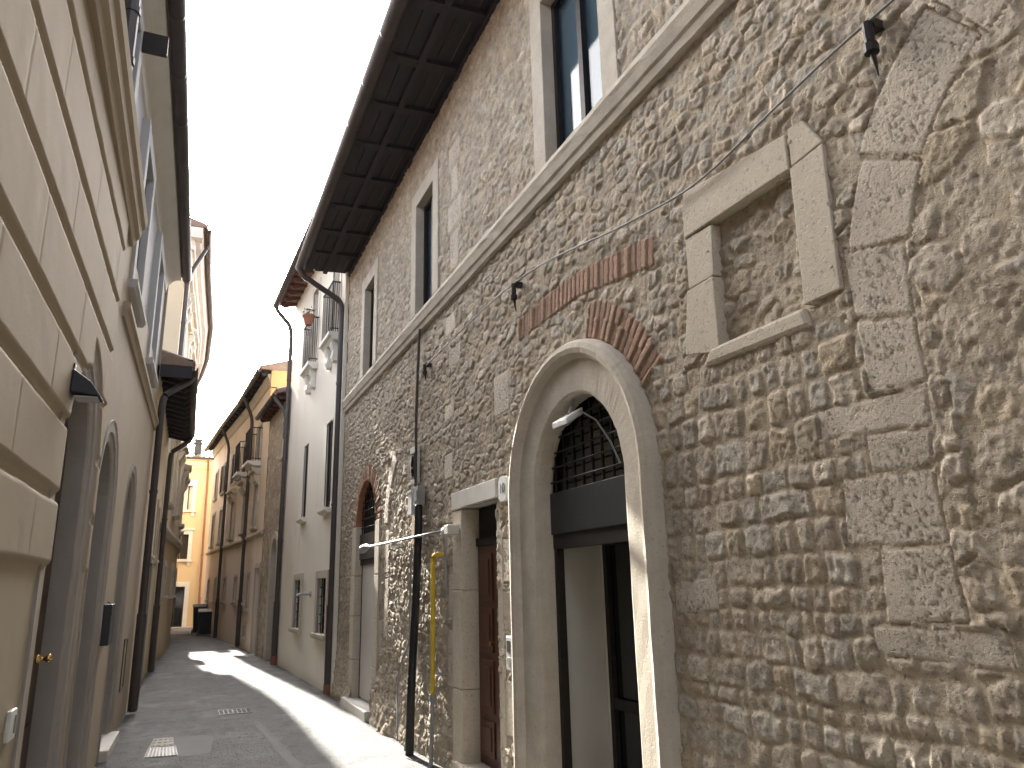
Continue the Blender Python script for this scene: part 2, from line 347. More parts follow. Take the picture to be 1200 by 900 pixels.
def balcony(fac, parent, y0, y1, z, d, flower=False):
    mb = MB(); fac.run(mb, y0, y1, [(0, z - .14), (d * .55, z - .14), (d * .75, z - .09), (d, z - .07), (d, z), (0, z)])
    b = mb.build('balcony', 'white_trim', parent, bevel=.008)
    for y in (y0 + .22, y1 - .22):
        mb = MB(); fac.run(mb, y - .09, y + .09, [(0, z - .5), (.07, z - .5), (.1, z - .42), (d * .4, z - .3), (d * .6, z - .2), (d * .6, z - .142), (0, z - .142)])
        mb.build('bracket', 'white_trim', b, bevel=.01)
    mb = MB(); h = .95; e = d - .05
    for zz in (z + .07, z + h):
        mb.tube([fac.P(y0 + .04, zz, .01), fac.P(y0 + .04, zz, e), fac.P(y1 - .04, zz, e), fac.P(y1 - .04, zz, .01)], .012 if zz < z + .5 else .016, 6)
    n = int((y1 - y0) / .11)
    for i in range(n + 1):
        y = y0 + .04 + (y1 - y0 - .08) * i / n; mb.tube([fac.P(y, z, e), fac.P(y, z + h, e)], .008, 6)
    for y in (y0 + .04, y1 - .04):
        for k in range(1, 4): mb.tube([fac.P(y, z, e * k / 4), fac.P(y, z + h, e * k / 4)], .008, 6)
    mb.build('railing', 'iron', b)
    return b

# ------------------------------------------------------------------ numpy noise for the masonry
def _hash(ix, iy, seed):
    h = (ix.astype(np.int64) * 374761393 + iy.astype(np.int64) * 668265263 + seed * 982451653) & 0xffffffff
    h = ((h ^ (h >> 13)) * 1274126177) & 0xffffffff
    return ((h ^ (h >> 16)) & 0xffffff) / float(0xffffff)
def vnoise(x, y, seed=0):
    ix, iy = np.floor(x), np.floor(y); fx, fy = x - ix, y - iy
    ux, uy = fx * fx * fx * (fx * (fx * 6 - 15) + 10), fy * fy * fy * (fy * (fy * 6 - 15) + 10)
    a, b, c, d = _hash(ix, iy, seed), _hash(ix + 1, iy, seed), _hash(ix, iy + 1, seed), _hash(ix + 1, iy + 1, seed)
    return (a + (b - a) * ux) * (1 - uy) + (c + (d - c) * ux) * uy - .5
def fbm(x, y, f, oct=3, seed=0):
    s = 0; a = 1
    for k in range(oct): s = s + a * vnoise(x * f, y * f, seed + k * 7); f *= 2.03; a *= .5
    return s
def sstep(a, b, x):
    t = np.clip((x - a) / (b - a), 0, 1); return t * t * (3 - 2 * t)

def masonry_field(Y, Z):
    """height (towards the street) and base colour of the rubble wall at each (y, z)"""
    wy = Y + .035 * fbm(Y, Z, 3.1, 2, 1) + .016 * fbm(Y, Z, 14, 3, 5); wz = Z + .05 * fbm(Y, Z, 1.6, 2, 2) + .016 * fbm(Y, Z, 13, 3, 6)
    # --- coursed rubble
    r = np.random.default_rng(3); rows = [-.5]
    while rows[-1] < 8: rows.append(rows[-1] + r.uniform(.075, .15) * (1.25 if r.random() < .15 else 1))
    rows = np.array(rows); ri = np.clip(np.searchsorted(rows, wz) - 1, 0, len(rows) - 2)
    sd = np.full(Y.shape, -1.0); sid = np.zeros(Y.shape); U = np.zeros(Y.shape); V = np.zeros(Y.shape)
    for k in range(len(rows) - 1):
        m = ri == k
        if not m.any(): continue
        rr = np.random.default_rng(100 + k); hh = rows[k + 1] - rows[k]; ed = [-5.0]
        while ed[-1] < 13.5: ed.append(ed[-1] + hh * rr.choice([.75, 1.0, 1.2, 1.5, 2.1], p=[.2, .3, .25, .17, .08]) * rr.uniform(.85, 1.15))
        ed = np.array(ed); y = wy[m]; e = np.clip(np.searchsorted(ed, y) - 1, 0, len(ed) - 2)
        hx = (ed[e + 1] - ed[e]) / 2; cx = (ed[e + 1] + ed[e]) / 2; hy = hh / 2; cy = (rows[k + 1] + rows[k]) / 2
        sh = _hash(e, np.full(e.shape, k), 9); rad = hy * (.22 + .33 * sh)
        shr = .001 + .013 * _hash(e, np.full(e.shape, k), 21) ** 2
        dy, dz = y - cx, wz[m] - cy; rot = (_hash(e, np.full(e.shape, k), 33) - .5) * .25
        dy, dz = dy + rot * dz, dz - rot * dy
        qx, qy = np.abs(dy) - (hx - shr - rad), np.abs(dz) - (hy - shr * .7 - rad)
        s = np.minimum(np.maximum(qx, qy), 0) + np.hypot(np.maximum(qx, 0), np.maximum(qy, 0)) - rad
        sd[m] = -s; sid[m] = k * 1000 + e; U[m] = dy / hx; V[m] = dz / hy
    # --- irregular rubble (jittered cells)
    def cells(fx, fy, seed):
        gx, gy = wy * fx, wz * fy; bx, by = np.floor(gx), np.floor(gy); f1 = np.full(Y.shape, 9.0); f2 = np.full(Y.shape, 9.0); idd = np.zeros(Y.shape); du = np.zeros(Y.shape); dv = np.zeros(Y.shape)
        for ox in (-1, 0, 1):
            for oy in (-1, 0, 1):
                cx, cy = bx + ox, by + oy
                px = cx + .5 + .8 * (_hash(cx, cy, seed) - .5); py = cy + .5 + .8 * (_hash(cx, cy, seed + 1) - .5)
                wgt = .82 + .36 * _hash(cx, cy, seed + 2)
                dx, dyy = (gx - px), (gy - py); d = np.sqrt(dx * dx + dyy * dyy) * wgt
                n1 = d < f1; f2 = np.where(n1, f1, np.minimum(f2, d)); f1 = np.where(n1, d, f1)
                idd = np.where(n1, cx * 4096 + cy, idd); du = np.where(n1, dx, du); dv = np.where(n1, dyy, dv)
        return (f2 - f1) / (fx + fy), idd, du, dv
    s2, id2, u2, v2 = cells(7.4, 11.5, 51); s3, id3, u3, v3 = cells(5.0, 7.4, 77)
    nz = .25 * fbm(Y, Z, 1.1, 2, 40)
    coursed = (Z + nz < 2.62) & (Y + nz * .6 > 1.85) & (Y < 3.75) | (Z + nz < 1.5) & (Y + nz < 3.6) & (Y > 1.3)
    big = (Y + nz * .5 < 1.72) & ~coursed
    SD = np.where(coursed, sd, np.where(big, s3, s2)); ID = np.where(coursed, sid + 5e6, np.where(big, id3 + 9e6, id2))
    U = np.where(coursed, U, np.where(big, u3, u2)); V = np.where(coursed, V, np.where(big, v3, v2))
    iy = np.floor(ID / 997); ix = np.floor(ID - iy * 997)
    h1, h2, h3, h4 = (_hash(ix, iy, k) for k in (61, 62, 63, 64))
    prom = np.where(coursed, .006 + .009 * h1, np.where(h1 < .2, .003, .004 + .013 * h1)); prom = np.where(big, np.where(h1 < .3, .003, .004 + .010 * h1), prom)
    up = np.clip((Z - 3.2) / 1.5, 0, 1); prom = prom * (1 + .15 * up)
    gap = np.where(coursed, .0025, .003)
    SDn = SD + .009 * fbm(Y, Z, 26, 3, 12)
    p = sstep(gap, gap + np.where(coursed, .015, .013), SDn)
    h = p * prom * (1 + .35 * (h2 - .5) * 2 * U + .35 * (h3 - .5) * 2 * V) + p * .007 * fbm(Y, Z, 13, 3, 14) - p * .006 * np.abs(fbm(Y, Z, 24, 2, 15)) + .005 * fbm(Y, Z, 4, 2, 16)
    rough = fbm(Y, Z, 45, 2, 18); h = h + (.0036 * p + .0024) * rough
    pit = sstep(.16, .34, fbm(Y, Z, 38, 2, 19)); h = h - p * .0035 * pit
    stone = np.stack([.445 + .17 * (h2 - .5), .39 + .16 * (h2 - .5), .312 + .14 * (h2 - .5)], -1)
    warm = (h3 > .78)[..., None]; stone = np.where(warm, stone * np.array([1.03, .98, .90]), stone)
    cool = (h4 > .72)[..., None]; stone = np.where(cool, stone * np.array([.90, .94, .98]), stone)
    pale = (h1 > .86)[..., None]; stone = np.where(pale, stone * 1.22, stone)
    grain = fbm(Y, Z, 30, 3, 24); stone = stone * (1 + .34 * grain + .25 * fbm(Y, Z, 9, 2, 25))[..., None]
    mort = np.array([.455, .385, .29]) * (1 + .25 * fbm(Y, Z, 5, 3, 23) + .22 * grain)[..., None]
    pp = sstep(gap * .5, gap + .012, SDn); pp = pp * np.where(prom < .0032, .45, 1)
    col = mort * (1 - pp[..., None]) + stone * pp[..., None]
    # upper wall: greyer
    # --- brick bands set in the rubble
    def setb(mask, hh, cc):
        nonlocal h, col
        h = np.where(mask, hh, h); col = np.where(mask[..., None], cc, col)
    def bricks(t, rr, dr, per, thick, seed):
        k = np.floor(t / per); f = (t / per - k); e = np.minimum(f, 1 - f) * per
        e = np.minimum(e, np.minimum(rr, dr - rr)); g = _hash(k, np.floor(rr / thick), seed)
        q = sstep(.002, .010, e + .004 * fbm(Y, Z, 30, 2, 27))
        c = np.array([.41, .25, .18]) * (.75 + .42 * g)[..., None]; c = np.where((g > .8)[..., None], np.array([.43, .29, .2]), c)
        return q * (.006 + .016 * g) + .003 * rough, np.array([.36, .29, .21]) * (1 - q[..., None]) + c * q[..., None]
    yb = [3.1, 3.3, 4.2, 5.19, 5.3]; zb = [3.37, 3.41, 3.535, 3.55, 3.54]
    mid = np.interp(Y, yb, zb) + .02 * (1 - ((Y - 4.2) / 1.0) ** 2); off = Z - mid + .095
    msk = (off > 0) & (off < .19) & (Y > 3.27 + .04 * fbm(Y, Z, 9, 1, 71)) & (Y < 5.2 + .05 * fbm(Y, Z, 9, 1, 72)); hh, cc = bricks(Y + off * .12, off, .19, .062, 9, 81); setb(msk, hh, cc)
    ang = np.arctan2(Z - 2.195, 4.345 - Y); rr = np.hypot(Y - 4.345, Z - 2.195) - .97
    msk = (rr > 0) & (rr < .25 + .05 * fbm(Y, Z, 7, 2, 73)) & (ang > .48 + .1 * fbm(Y, Z, 6, 1, 74)) & (ang < 1.32); hh, cc = bricks(ang * 1.05, rr, .30, .062, .14, 82); setb(msk, hh, cc)
    ang = np.arctan2(Z - 2.45, 10.555 - Y); rr = np.hypot(Y - 10.555, Z - 2.45) - .58
    msk = (rr > 0) & (rr < .27) & (ang > -.05) & (ang < 3.2); hh, cc = bricks(ang * .62, rr, .27, .065, 9, 83); setb(msk, hh, cc)
    # --- dressed blocks
    def poly(pts, raise_=.007, tone=1.0, soft=.012):
        d = np.full(Y.shape, 9.0); n = len(pts); yy = Y + .006 * fbm(Y, Z, 7, 2, 31); zz = Z + .006 * fbm(Y, Z, 7, 2, 32)
        ar = sum(pts[i][0] * pts[(i + 1) % n][1] - pts[(i + 1) % n][0] * pts[i][1] for i in range(n)); sg = 1 if ar > 0 else -1
        for i in range(n):
            (a, b), (c, e) = pts[i], pts[(i + 1) % n]; l = math.hypot(c - a, e - b)
            d = np.minimum(d, sg * ((c - a) * (zz - b) - (e - b) * (yy - a)) / l)
        block(d, raise_, tone, soft)
    def block(d, raise_, tone, soft):
        q = sstep(0, soft, d); pit2 = sstep(.20, .30, fbm(Y, Z, 70, 2, 35)) * sstep(-.25, .15, fbm(Y, Z, 7, 2, 34))
        hh = -.002 + q * raise_ + q * (.0015 * fbm(Y, Z, 6, 2, 36) + .0008 * rough - .004 * pit2)
        cc = np.array([.57, .51, .42]) * tone * (1 + .18 * fbm(Y, Z, 5, 3, 37))[..., None] * (1 - .38 * pit2)[..., None]
        cc = cc * q[..., None] + np.array([.42, .345, .255]) * (1 - q[..., None]); setb(d > 0, hh, cc)
    for pts, t in (([(2.015, 2.87), (1.735, 2.76), (1.745, 2.49), (2.0, 2.565)], .95), ([(2.0, 2.555), (1.745, 2.48), (1.74, 2.245), (1.995, 2.265)], 1.02),
                   ([(2.25, 2.255), (1.745, 2.235), (1.75, 2.09), (2.25, 2.13)], 1.0), ([(2.03, 2.115), (1.76, 2.08), (1.77, 1.95), (2.03, 1.965)], .9),
                   ([(2.17, 1.96), (1.775, 1.945), (1.755, 1.69), (2.19, 1.705)], .97), ([(2.04, 1.695), (1.75, 1.68), (1.735, 1.44), (2.06, 1.43)], .95),
                   ([(2.13, 1.425), (1.62, 1.43), (1.60, 1.30), (2.12, 1.32)], .9), ([(3.42, 2.02), (3.3, 2.02), (3.3, 1.82), (3.42, 1.82)], .9), ([(3.33, 1.6), (2.98, 1.6), (2.98, 1.45), (3.34, 1.43)], 1.0),
                   ([(7.05, 4.28), (6.75, 4.28), (6.75, 4.08), (7.05, 4.08)], 1.25), ([(7.1, 3.35), (6.8, 3.35), (6.8, 3.2), (7.1, 3.2)], 1.25), ([(7.1, 2.85), (6.85, 2.85), (6.85, 2.6), (7.1, 2.6)], 1.15),
                   ([(6.95, 3.9), (6.6, 3.9), (6.6, 3.7), (6.95, 3.7)], 1.05), ([(5.75, 3.3), (5.4, 3.3), (5.4, 2.95), (5.75, 2.95)], 1.0),
                   ([(6.95, 6.2), (6.6, 6.2), (6.6, 5.95), (6.95, 5.95)], 1.1), ([(6.85, 5.9), (6.65, 5.9), (6.65, 5.55), (6.85, 5.55)], 1.1), ([(6.98, 5.5), (6.55, 5.5), (6.55, 5.2), (6.98, 5.2)], 1.05), ([(6.9, 5.15), (6.65, 5.15), (6.65, 4.75), (6.9, 4.75)], 1.05),
                   ([(5.67, 1.95), (5.45, 1.95), (5.45, 1.6), (5.67, 1.6)], 1.05), ([(5.7, 1.55), (5.42, 1.55), (5.42, 1.25), (5.7, 1.25)], 1.0), ([(5.7, .9), (5.45, .9), (5.45, .5), (5.7, .5)], 1.05), ([(6.98, 1.7), (6.62, 1.7), (6.62, 1.3), (6.98, 1.3)], 1.05), ([(7.0, 1.2), (6.6, 1.2), (6.6, .7), (7.0, .7)], 1.0),
                   ([(9.9, 1.2), (9.55, 1.2), (9.55, .8), (9.9, .8)], 1.1), ([(9.95, 1.9), (9.6, 1.9), (9.6, 1.4), (9.95, 1.4)], 1.1), ([(8.35, 1.0), (7.95, 1.0), (7.95, .62), (8.35, .62)], .95)): poly(pts, tone=t)
    ang = np.arctan2(Z - 2.6, Y - .85); rr = np.hypot(Y - .85, Z - 2.6)           # voussoirs of the old big arch
    for a0, a1, ri_, ro in ((.2, .52, .87, 1.16), (.535, 1.0, .88, 1.19), (1.015, 1.45, .87, 1.16), (1.465, 2.0, .88, 1.18)):
        block(np.minimum(np.minimum((ang - a0) * rr, (a1 - ang) * rr), np.minimum(rr - ri_, ro - rr)) + .004 * fbm(Y, Z, 8, 2, 39), .010, 1.0, .012)
    ang = np.arctan2(Z - 2.3, Y - 8.35); rr = np.hypot(Y - 8.35, Z - 2.3)         # pale ring of a walled-up arch near the far door
    for a0, a1 in ((.05, .5), (.52, .95)): block(np.minimum(np.minimum((ang - a0) * rr, (a1 - ang) * rr), np.minimum(rr - .95, 1.15 - rr)), .02, 1.35, .012)
    poly([(9.5, 2.28), (9.28, 2.28), (9.28, 1.75), (9.5, 1.75)], tone=1.25); poly([(9.48, 1.7), (9.25, 1.7), (9.25, 1.0), (9.48, 1.0)], tone=1.2)
    # filled window: set back
    rec = (Y > 2.2) & (Y < 2.8) & (Z > 2.68) & (Z < 3.36); h = np.where(rec, h - .045, h)
    # battered, rougher foot of the wall
    foot = np.clip(.7 - Z, 0, .7) * np.clip((Y - 6.8) / 2, 0, 1); h = h + foot * (.09 + .10 * fbm(Y, Z, 2.2, 3, 44))
    return h, np.clip(col, .02, .8)

def grid_mesh(name, ys, zs, P, hole, h, col, m, parent, extra=None):
    ny, nz = len(ys), len(zs); off = origin(parent)
    pts = (P - off).reshape(-1, 3)
    a = (np.arange(ny - 1)[:, None] * nz + np.arange(nz - 1)[None, :])
    q = np.stack([a, a + nz, a + nz + 1, a + 1], -1)
    keep = ~hole; q = q[keep]
    ev, ef = ([], []) if extra is None else (extra.v, extra.f)
    nv = len(pts) + len(ev); allp = np.concatenate([pts, np.array(ev).reshape(-1, 3) - off]) if len(ev) else pts
    me = bpy.data.meshes.new(name); me.vertices.add(nv); me.vertices.foreach_set('co', allp.astype(np.float32).ravel())
    loops = list(q.ravel()); n4 = len(q)
    el = [i + len(pts) for f in ef for i in f]; est = []; c = n4 * 4
    for f in ef: est.append(c); c += len(f)
    L = np.concatenate([q.ravel(), np.array(el, dtype=np.int64)]) if el else q.ravel()
    me.loops.add(len(L)); me.loops.foreach_set('vertex_index', L.astype(np.int32))
    st = np.concatenate([np.arange(n4) * 4, np.array(est, dtype=np.int64)]).astype(np.int32)
    me.polygons.add(len(st)); me.polygons.foreach_set('loop_start', st)
    sm = np.ones(len(st), dtype=bool); sm[n4:] = False; me.polygons.foreach_set('use_smooth', sm)
    me.update(calc_edges=True); me.validate()
    if col is not None:
        at = me.color_attributes.new('stone_colour', 'FLOAT_COLOR', 'POINT'); cc = np.ones((nv, 4), np.float32); cc[:, :3] = .35
        cc[:len(pts), :3] = col.reshape(-1, 3); at.data.foreach_set('color', cc.ravel())
    me.materials.append(M[m]); o = bpy.data.objects.new(name, me); C.objects.link(o); o.parent = parent
    return o

# ================================================================== STREET
mb = MB(); n = 60                                       # gently worn surface, one sheet to the horizon
for x0, x1, y0, y1, k, l in ((-.9, 2.6, -4, 38, 70, 420),):
    gx, gy = np.meshgrid(np.linspace(x0, x1, k), np.linspace(y0, y1, l), indexing='ij')
    gz = .018 * fbm(gx, gy, .9, 3, 3) + .005 * fbm(gx, gy, 5, 2, 4); e = np.minimum(np.minimum(gx - x0, x1 - gx), np.minimum(gy - y0, y1 - gy)); gz = gz * sstep(0, .3, e)
    vs = np.stack([gx, gy, gz], -1).reshape(-1, 3)
    mb.add(vs, [(i * l + j, (i + 1) * l + j, (i + 1) * l + j + 1, i * l + j + 1) for i in range(k - 1) for j in range(l - 1)])
for x0, x1, y0, y1 in ((-400, -.9, -400, 400), (2.6, 400, -400, 400), (-.9, 2.6, -400, -4), (-.9, 2.6, 38, 400)):
    mb.add([(x0, y0, 0), (x1, y0, 0), (x1, y1, 0), (x0, y1, 0)], [(0, 1, 2, 3)])
tag(mb.build('street', 'asphalt', smooth=True), kind='structure')
def gz_at(x, y):
    gx, gy = np.array([[x]]), np.array([[y]]); e = min(x + .9, 2.6 - x, y + 4, 38 - y)
    return float((.018 * fbm(gx, gy, .9, 3, 3) + .005 * fbm(gx, gy, 5, 2, 4))[0, 0] * sstep(0, .3, np.array(e)))
def decal(mb, pts, lift=.004, sub=6):        # sheet draped 4 mm above the street, pts = 4 corners
    a, b, c, d = [np.array(p) for p in pts]; vs = []; fs = []
    for i in range(sub + 1):
        for j in range(sub + 1):
            s, t = i / sub, j / sub; p = (a * (1 - s) + b * s) * (1 - t) + (d * (1 - s) + c * s) * t; vs.append((p[0], p[1], gz_at(p[0], p[1]) + lift))
    for i in range(sub):
        for j in range(sub): k = i * (sub + 1) + j; fs.append((k, k + sub + 1, k + sub + 2, k + 1))
    mb.add(vs, fs)
mb = MB(); decal(mb, [(.1, 8.8), (.42, 8.9), (.5, 9.9), (.08, 10.0)]); decal(mb, [(.35, 13.2), (.85, 13.25), (.8, 13.5), (.4, 13.48)]); decal(mb, [(1.1, 7.2), (1.22, 7.2), (1.05, 10.6), (.97, 10.6)], sub=12)
tag(mb.build('road_patch', 'patch', smooth=True), kind='structure')

# ================================================================== RIGHT: THE STONE BUILDING
FS = Fac([(-4, 2.32), (12.42, 2.32)], -1)
stone = thing('stone_building', 'long rubble stone building with pale arched doorways filling the right side of the street', 'building', (2.32, 6, 0))
def spacing(a, b, f):
    o = [a]
    while o[-1] < b: o.append(o[-1] + f(o[-1]))
    o[-1] = b; return np.array(o)
ys = np.concatenate([np.arange(-4, 1.0, .035), spacing(1.0, 12.42, lambda y: .0066 if y < 3 else .0066 + .0017 * (y - 3))])
zs = np.concatenate([spacing(-.06, 4.5, lambda z: .0095), spacing(4.515, 7.0, lambda z: .016)])
Y, Z = np.meshgrid(ys, zs, indexing='ij')
H, COL = masonry_field(Y, Z)
H = H - .012
Pw = np.stack([2.32 - H, Y, Z], -1)
ym, zm = (Y[:-1, :-1] + Y[1:, 1:]) / 2, (Z[:-1, :-1] + Z[1:, 1:]) / 2
def in_arch(yc, r, zs_, zb): return (np.abs(ym - yc) < r) & (zm < zs_) & (zm > zb) | (np.hypot(ym - yc, zm - zs_) < r) & (zm >= zs_)
A1 = dict(yc=4.345, zs=2.195, r=.615)
A3 = dict(yc=10.555, zs=2.45, r=.595)
hole = in_arch(4.345, .93, 2.195, -1) | in_arch(10.555, .6, 2.45, -1)
hole |= (ym > 5.735) & (ym < 6.56) & (zm < 2.27)
WU = [(3.70, 4.56, 4.63, 6.15), (7.47, 8.15, 4.70, 6.12), (10.38, 11.03, 4.70, 6.12), (.6, 1.4, 4.63, 6.15)]
for a, b, c, d in WU: hole |= (ym > a - .03) & (ym < b + .03) & (zm > c - .03) & (zm < d + .03)
ex = MB(); FS.body(ex, -28, 12.42, 0, 7.0, 7); FS.wall(ex, -28, -4, 0, 7.0)
grid_mesh('wall', ys, zs, Pw, hole, H, COL, 'rubble', stone, ex)
# string course under the upper windows
mb = MB(); yy = np.arange(-4, 12.43, .12)
prof = [(-.03, 4.40), (.035, 4.41), (.045, 4.46), (.06, 4.475), (.075, 4.53), (.085, 4.56), (.08, 4.60), (-.03, 4.615)]
rng = random.Random(5)
mb.sweep([[FS.P(min(y, 12.4), z + rng.gauss(0, .0012), d + (rng.gauss(0, .0014) if d > 0 else 0)) for d, z in prof] for y in yy], close=True)
mb.build('string_course', 'limestone', stone)
for i, (a, b, c, d) in enumerate(WU):
    window(FS, stone, a, b, c, d, fw=.20, proj=.012, reveal=.11, trim='limestone', pane='glass', sill=0, sash='iron', bars=(1, 0), back='curtain' if i in (0, 3) else 'grey_plastic', head=.2, deep=.2)
# eaves
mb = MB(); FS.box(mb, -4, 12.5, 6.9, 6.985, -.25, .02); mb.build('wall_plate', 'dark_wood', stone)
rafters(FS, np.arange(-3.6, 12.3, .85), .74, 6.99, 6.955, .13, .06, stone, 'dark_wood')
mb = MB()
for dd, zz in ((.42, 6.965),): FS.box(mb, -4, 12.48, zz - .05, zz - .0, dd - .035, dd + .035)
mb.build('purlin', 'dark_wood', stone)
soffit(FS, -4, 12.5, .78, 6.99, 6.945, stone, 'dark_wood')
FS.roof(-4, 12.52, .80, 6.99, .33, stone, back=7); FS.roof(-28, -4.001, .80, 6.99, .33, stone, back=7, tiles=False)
gutter(FS, -4, 12.52, .84, 6.97, stone, r=.075)
downpipe([FS.P(12.42, 6.9, .84), FS.P(12.44, 6.80, .78), FS.P(12.5, 6.45, .12), FS.P(12.52, 6.2, .09), FS.P(12.55, .03, .09)], stone)
mb = MB(); mb.tube([FS.P(12.55, .16, .09), FS.P(12.55, .02, .09)], .07, 12); mb.build('pipe_shoe', 'terracotta', stone)

# arched doorway near the camera
jit = .0009
mb = arch_band(FS, 4.345, .615, 2.195, 0, [(.0, -.14), (.0, -.02), (.006, .004), (.02, .010), (.10, .016), (.20, .022), (.228, .026), (.24, .05), (.262, .075), (.295, .085), (.33, .075), (.352, .045), (.358, .01), (.36, -.04)], jit, 90)
d1 = mb.build('arched_doorway', 'limestone', stone, smooth=False)
mb = arch_fill(FS, 4.345, .615, 2.195, 1.93, -.19, -.18); mb.build('fanlight_glass', 'glassdark', d1)
mb = MB(); FS.box(mb, 3.73, 4.96, 1.93, 2.225, -.145, -.115); mb.build('metal_panel', 'panel', d1, bevel=.004)
mb = MB()
for k in range(5):
    z = 2.3 + k * .105; hw = math.sqrt(max(0, .615 ** 2 - max(0, z - 2.195) ** 2)); mb.tube([FS.P(4.345 - hw, z, -.125), FS.P(4.345 + hw, z, -.125)], .007, 6)
for k in range(-4, 5):
    y = 4.345 + k * .135; zt = 2.195 + math.sqrt(max(0, .615 ** 2 - (y - 4.345) ** 2)); mb.tube([FS.P(y, 2.22, -.135), FS.P(y, zt, -.135)], .006, 6)
mb.build('grille', 'iron', d1)
mb = MB(); FS.box(mb, 3.73, 4.96, 1.83, 1.93, -.2, -.13); FS.box(mb, 4.915, 4.96, 0, 1.83, -.19, -.135); FS.box(mb, 3.73, 3.775, 0, 1.83, -.19, -.135); mb.build('door_frame', 'iron', d1)
mb = MB(); FS.box(mb, 4.94, 4.97, 0, 1.9, -.50, -.2); FS.box(mb, 4.88, 4.939, 0, 1.9, -.54, -.50); mb.build('side_lining', 'whitewash', d1)
mb = MB(); FS.box(mb, 3.7, 4.88, 0, 2.0, -.54, -.53); mb.build('glazed_door', 'glassdark', d1)
mb = MB()
for y in (3.73, 4.25, 4.31, 4.84): FS.box(mb, y, y + .05, 0, 1.95, -.525, -.49)
for z in (.0, .75, 1.85): FS.box(mb, 3.78, 4.84, z, z + .07, -.522, -.495)
mb.tube([FS.P(4.27, .95, -.46), FS.P(4.27, 1.2, -.46)], .012, 8); mb.build('door_leaf_frame', 'iron', d1)
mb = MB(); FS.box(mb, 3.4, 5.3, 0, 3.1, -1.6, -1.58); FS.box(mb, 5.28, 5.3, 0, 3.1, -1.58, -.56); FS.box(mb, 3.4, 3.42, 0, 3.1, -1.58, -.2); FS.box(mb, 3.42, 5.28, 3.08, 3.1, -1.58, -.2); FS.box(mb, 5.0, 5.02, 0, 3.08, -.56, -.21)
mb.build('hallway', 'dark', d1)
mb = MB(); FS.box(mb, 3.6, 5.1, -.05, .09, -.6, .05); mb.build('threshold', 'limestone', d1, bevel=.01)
# panelled house door
mb = MB(); FS.box(mb, 5.68, 6.80, 2.275, 2.435, -.16, .022); d2 = mb.build('house_doorway', 'palestone', stone, bevel=.008)
mb = MB(); rng = random.Random(9); zz = [0, .72, 1.55, 2.27]
for a, b in zip(zz, zz[1:]): FS.box(mb, 6.55, 6.80, a + .001, b - .001, -.17, .012 + rng.uniform(-.004, .006)); 
FS.box(mb, 5.62, 5.735, 0.0, 2.272, -.17, -.004)
mb.build('jamb', 'travertine', d2, bevel=.01)
mb = MB(); FS.box(mb, 5.735, 6.55, .14, 1.93, -.19, -.15)
for k in range(2):
    a = 5.80 + k * .39
    for z0, z1 in ((.22, .5), (.56, .98), (1.04, 1.4), (1.46, 1.86)): FS.box(mb, a, a + .31, z0, z1, -.149, -.135); FS.box(mb, a + .05, a + .26, z0 + .05, z1 - .05, -.134, -.125)
dr = mb.build('door', 'mahogany', d2, bevel=.006)
mb = MB(); mb.tube([FS.P(6.12, 1.12, -.12), FS.P(6.12, 1.12, -.085)], [.012, .022], 10); mb.build('knob', 'brass', dr)
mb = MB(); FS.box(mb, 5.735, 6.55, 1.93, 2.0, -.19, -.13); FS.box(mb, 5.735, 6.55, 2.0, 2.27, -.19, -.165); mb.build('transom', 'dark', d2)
mb = MB(); FS.box(mb, 5.66, 6.7, -.05, .14, -.2, .06); mb.build('doorstep', 'limestone', d2, bevel=.012)
# far arched doorway of brick
mb = arch_band(FS, 10.555, .595, 2.45, 2.45, [(0, -.12), (0, .012), (.02, .016)], .002, 60); d3 = mb.build('brick_arch_doorway', 'brick', stone)
for y0, y1 in ((9.72, 9.96), (11.15, 11.42)):
    mb = MB()
    for z0, z1 in ((0, .62), (.625, 1.2), (1.205, 1.75), (1.755, 2.45)): FS.box(mb, y0, y1, z0, z1, -.12, .014 + random.uniform(-.004, .006))
    mb.build('jamb', 'travertine', d3, bevel=.01)
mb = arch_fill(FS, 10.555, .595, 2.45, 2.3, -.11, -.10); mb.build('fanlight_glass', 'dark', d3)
mb = MB()
for k in range(6):
    z = 2.42 + k * .12; hw = math.sqrt(max(0, .595 ** 2 - max(0, z - 2.45) ** 2)); mb.tube([FS.P(10.555 - hw, z, -.06), FS.P(10.555 + hw, z, -.06)], .008, 6)
for k in range(-4, 5):
    y = 10.555 + k * .13; mb.tube([FS.P(y, 2.33, -.065), FS.P(y, 2.45 + math.sqrt(max(0, .595 ** 2 - (y - 10.555) ** 2)), -.065)], .007, 6)
mb.build('grille', 'iron', d3)
mb = MB(); FS.box(mb, 9.96, 11.15, 1.98, 2.33, -.08, -.045); mb.build('metal_panel', 'panel', d3)
mb = MB(); FS.box(mb, 9.96, 11.06, .14, 1.9, -.11, -.08); mb.build('door', 'whitewash', d3)
mb = MB(); FS.box(mb, 9.96, 11.15, 1.9, 1.98, -.11, -.06); FS.box(mb, 11.06, 11.15, .1, 1.9, -.115, -.085); mb.build('door_frame', 'iron', d3)
mb = MB(); FS.box(mb, 9.85, 11.35, -.05, .12, -.26, .12); mb.build('doorstep', 'palestone', d3, bevel=.012)
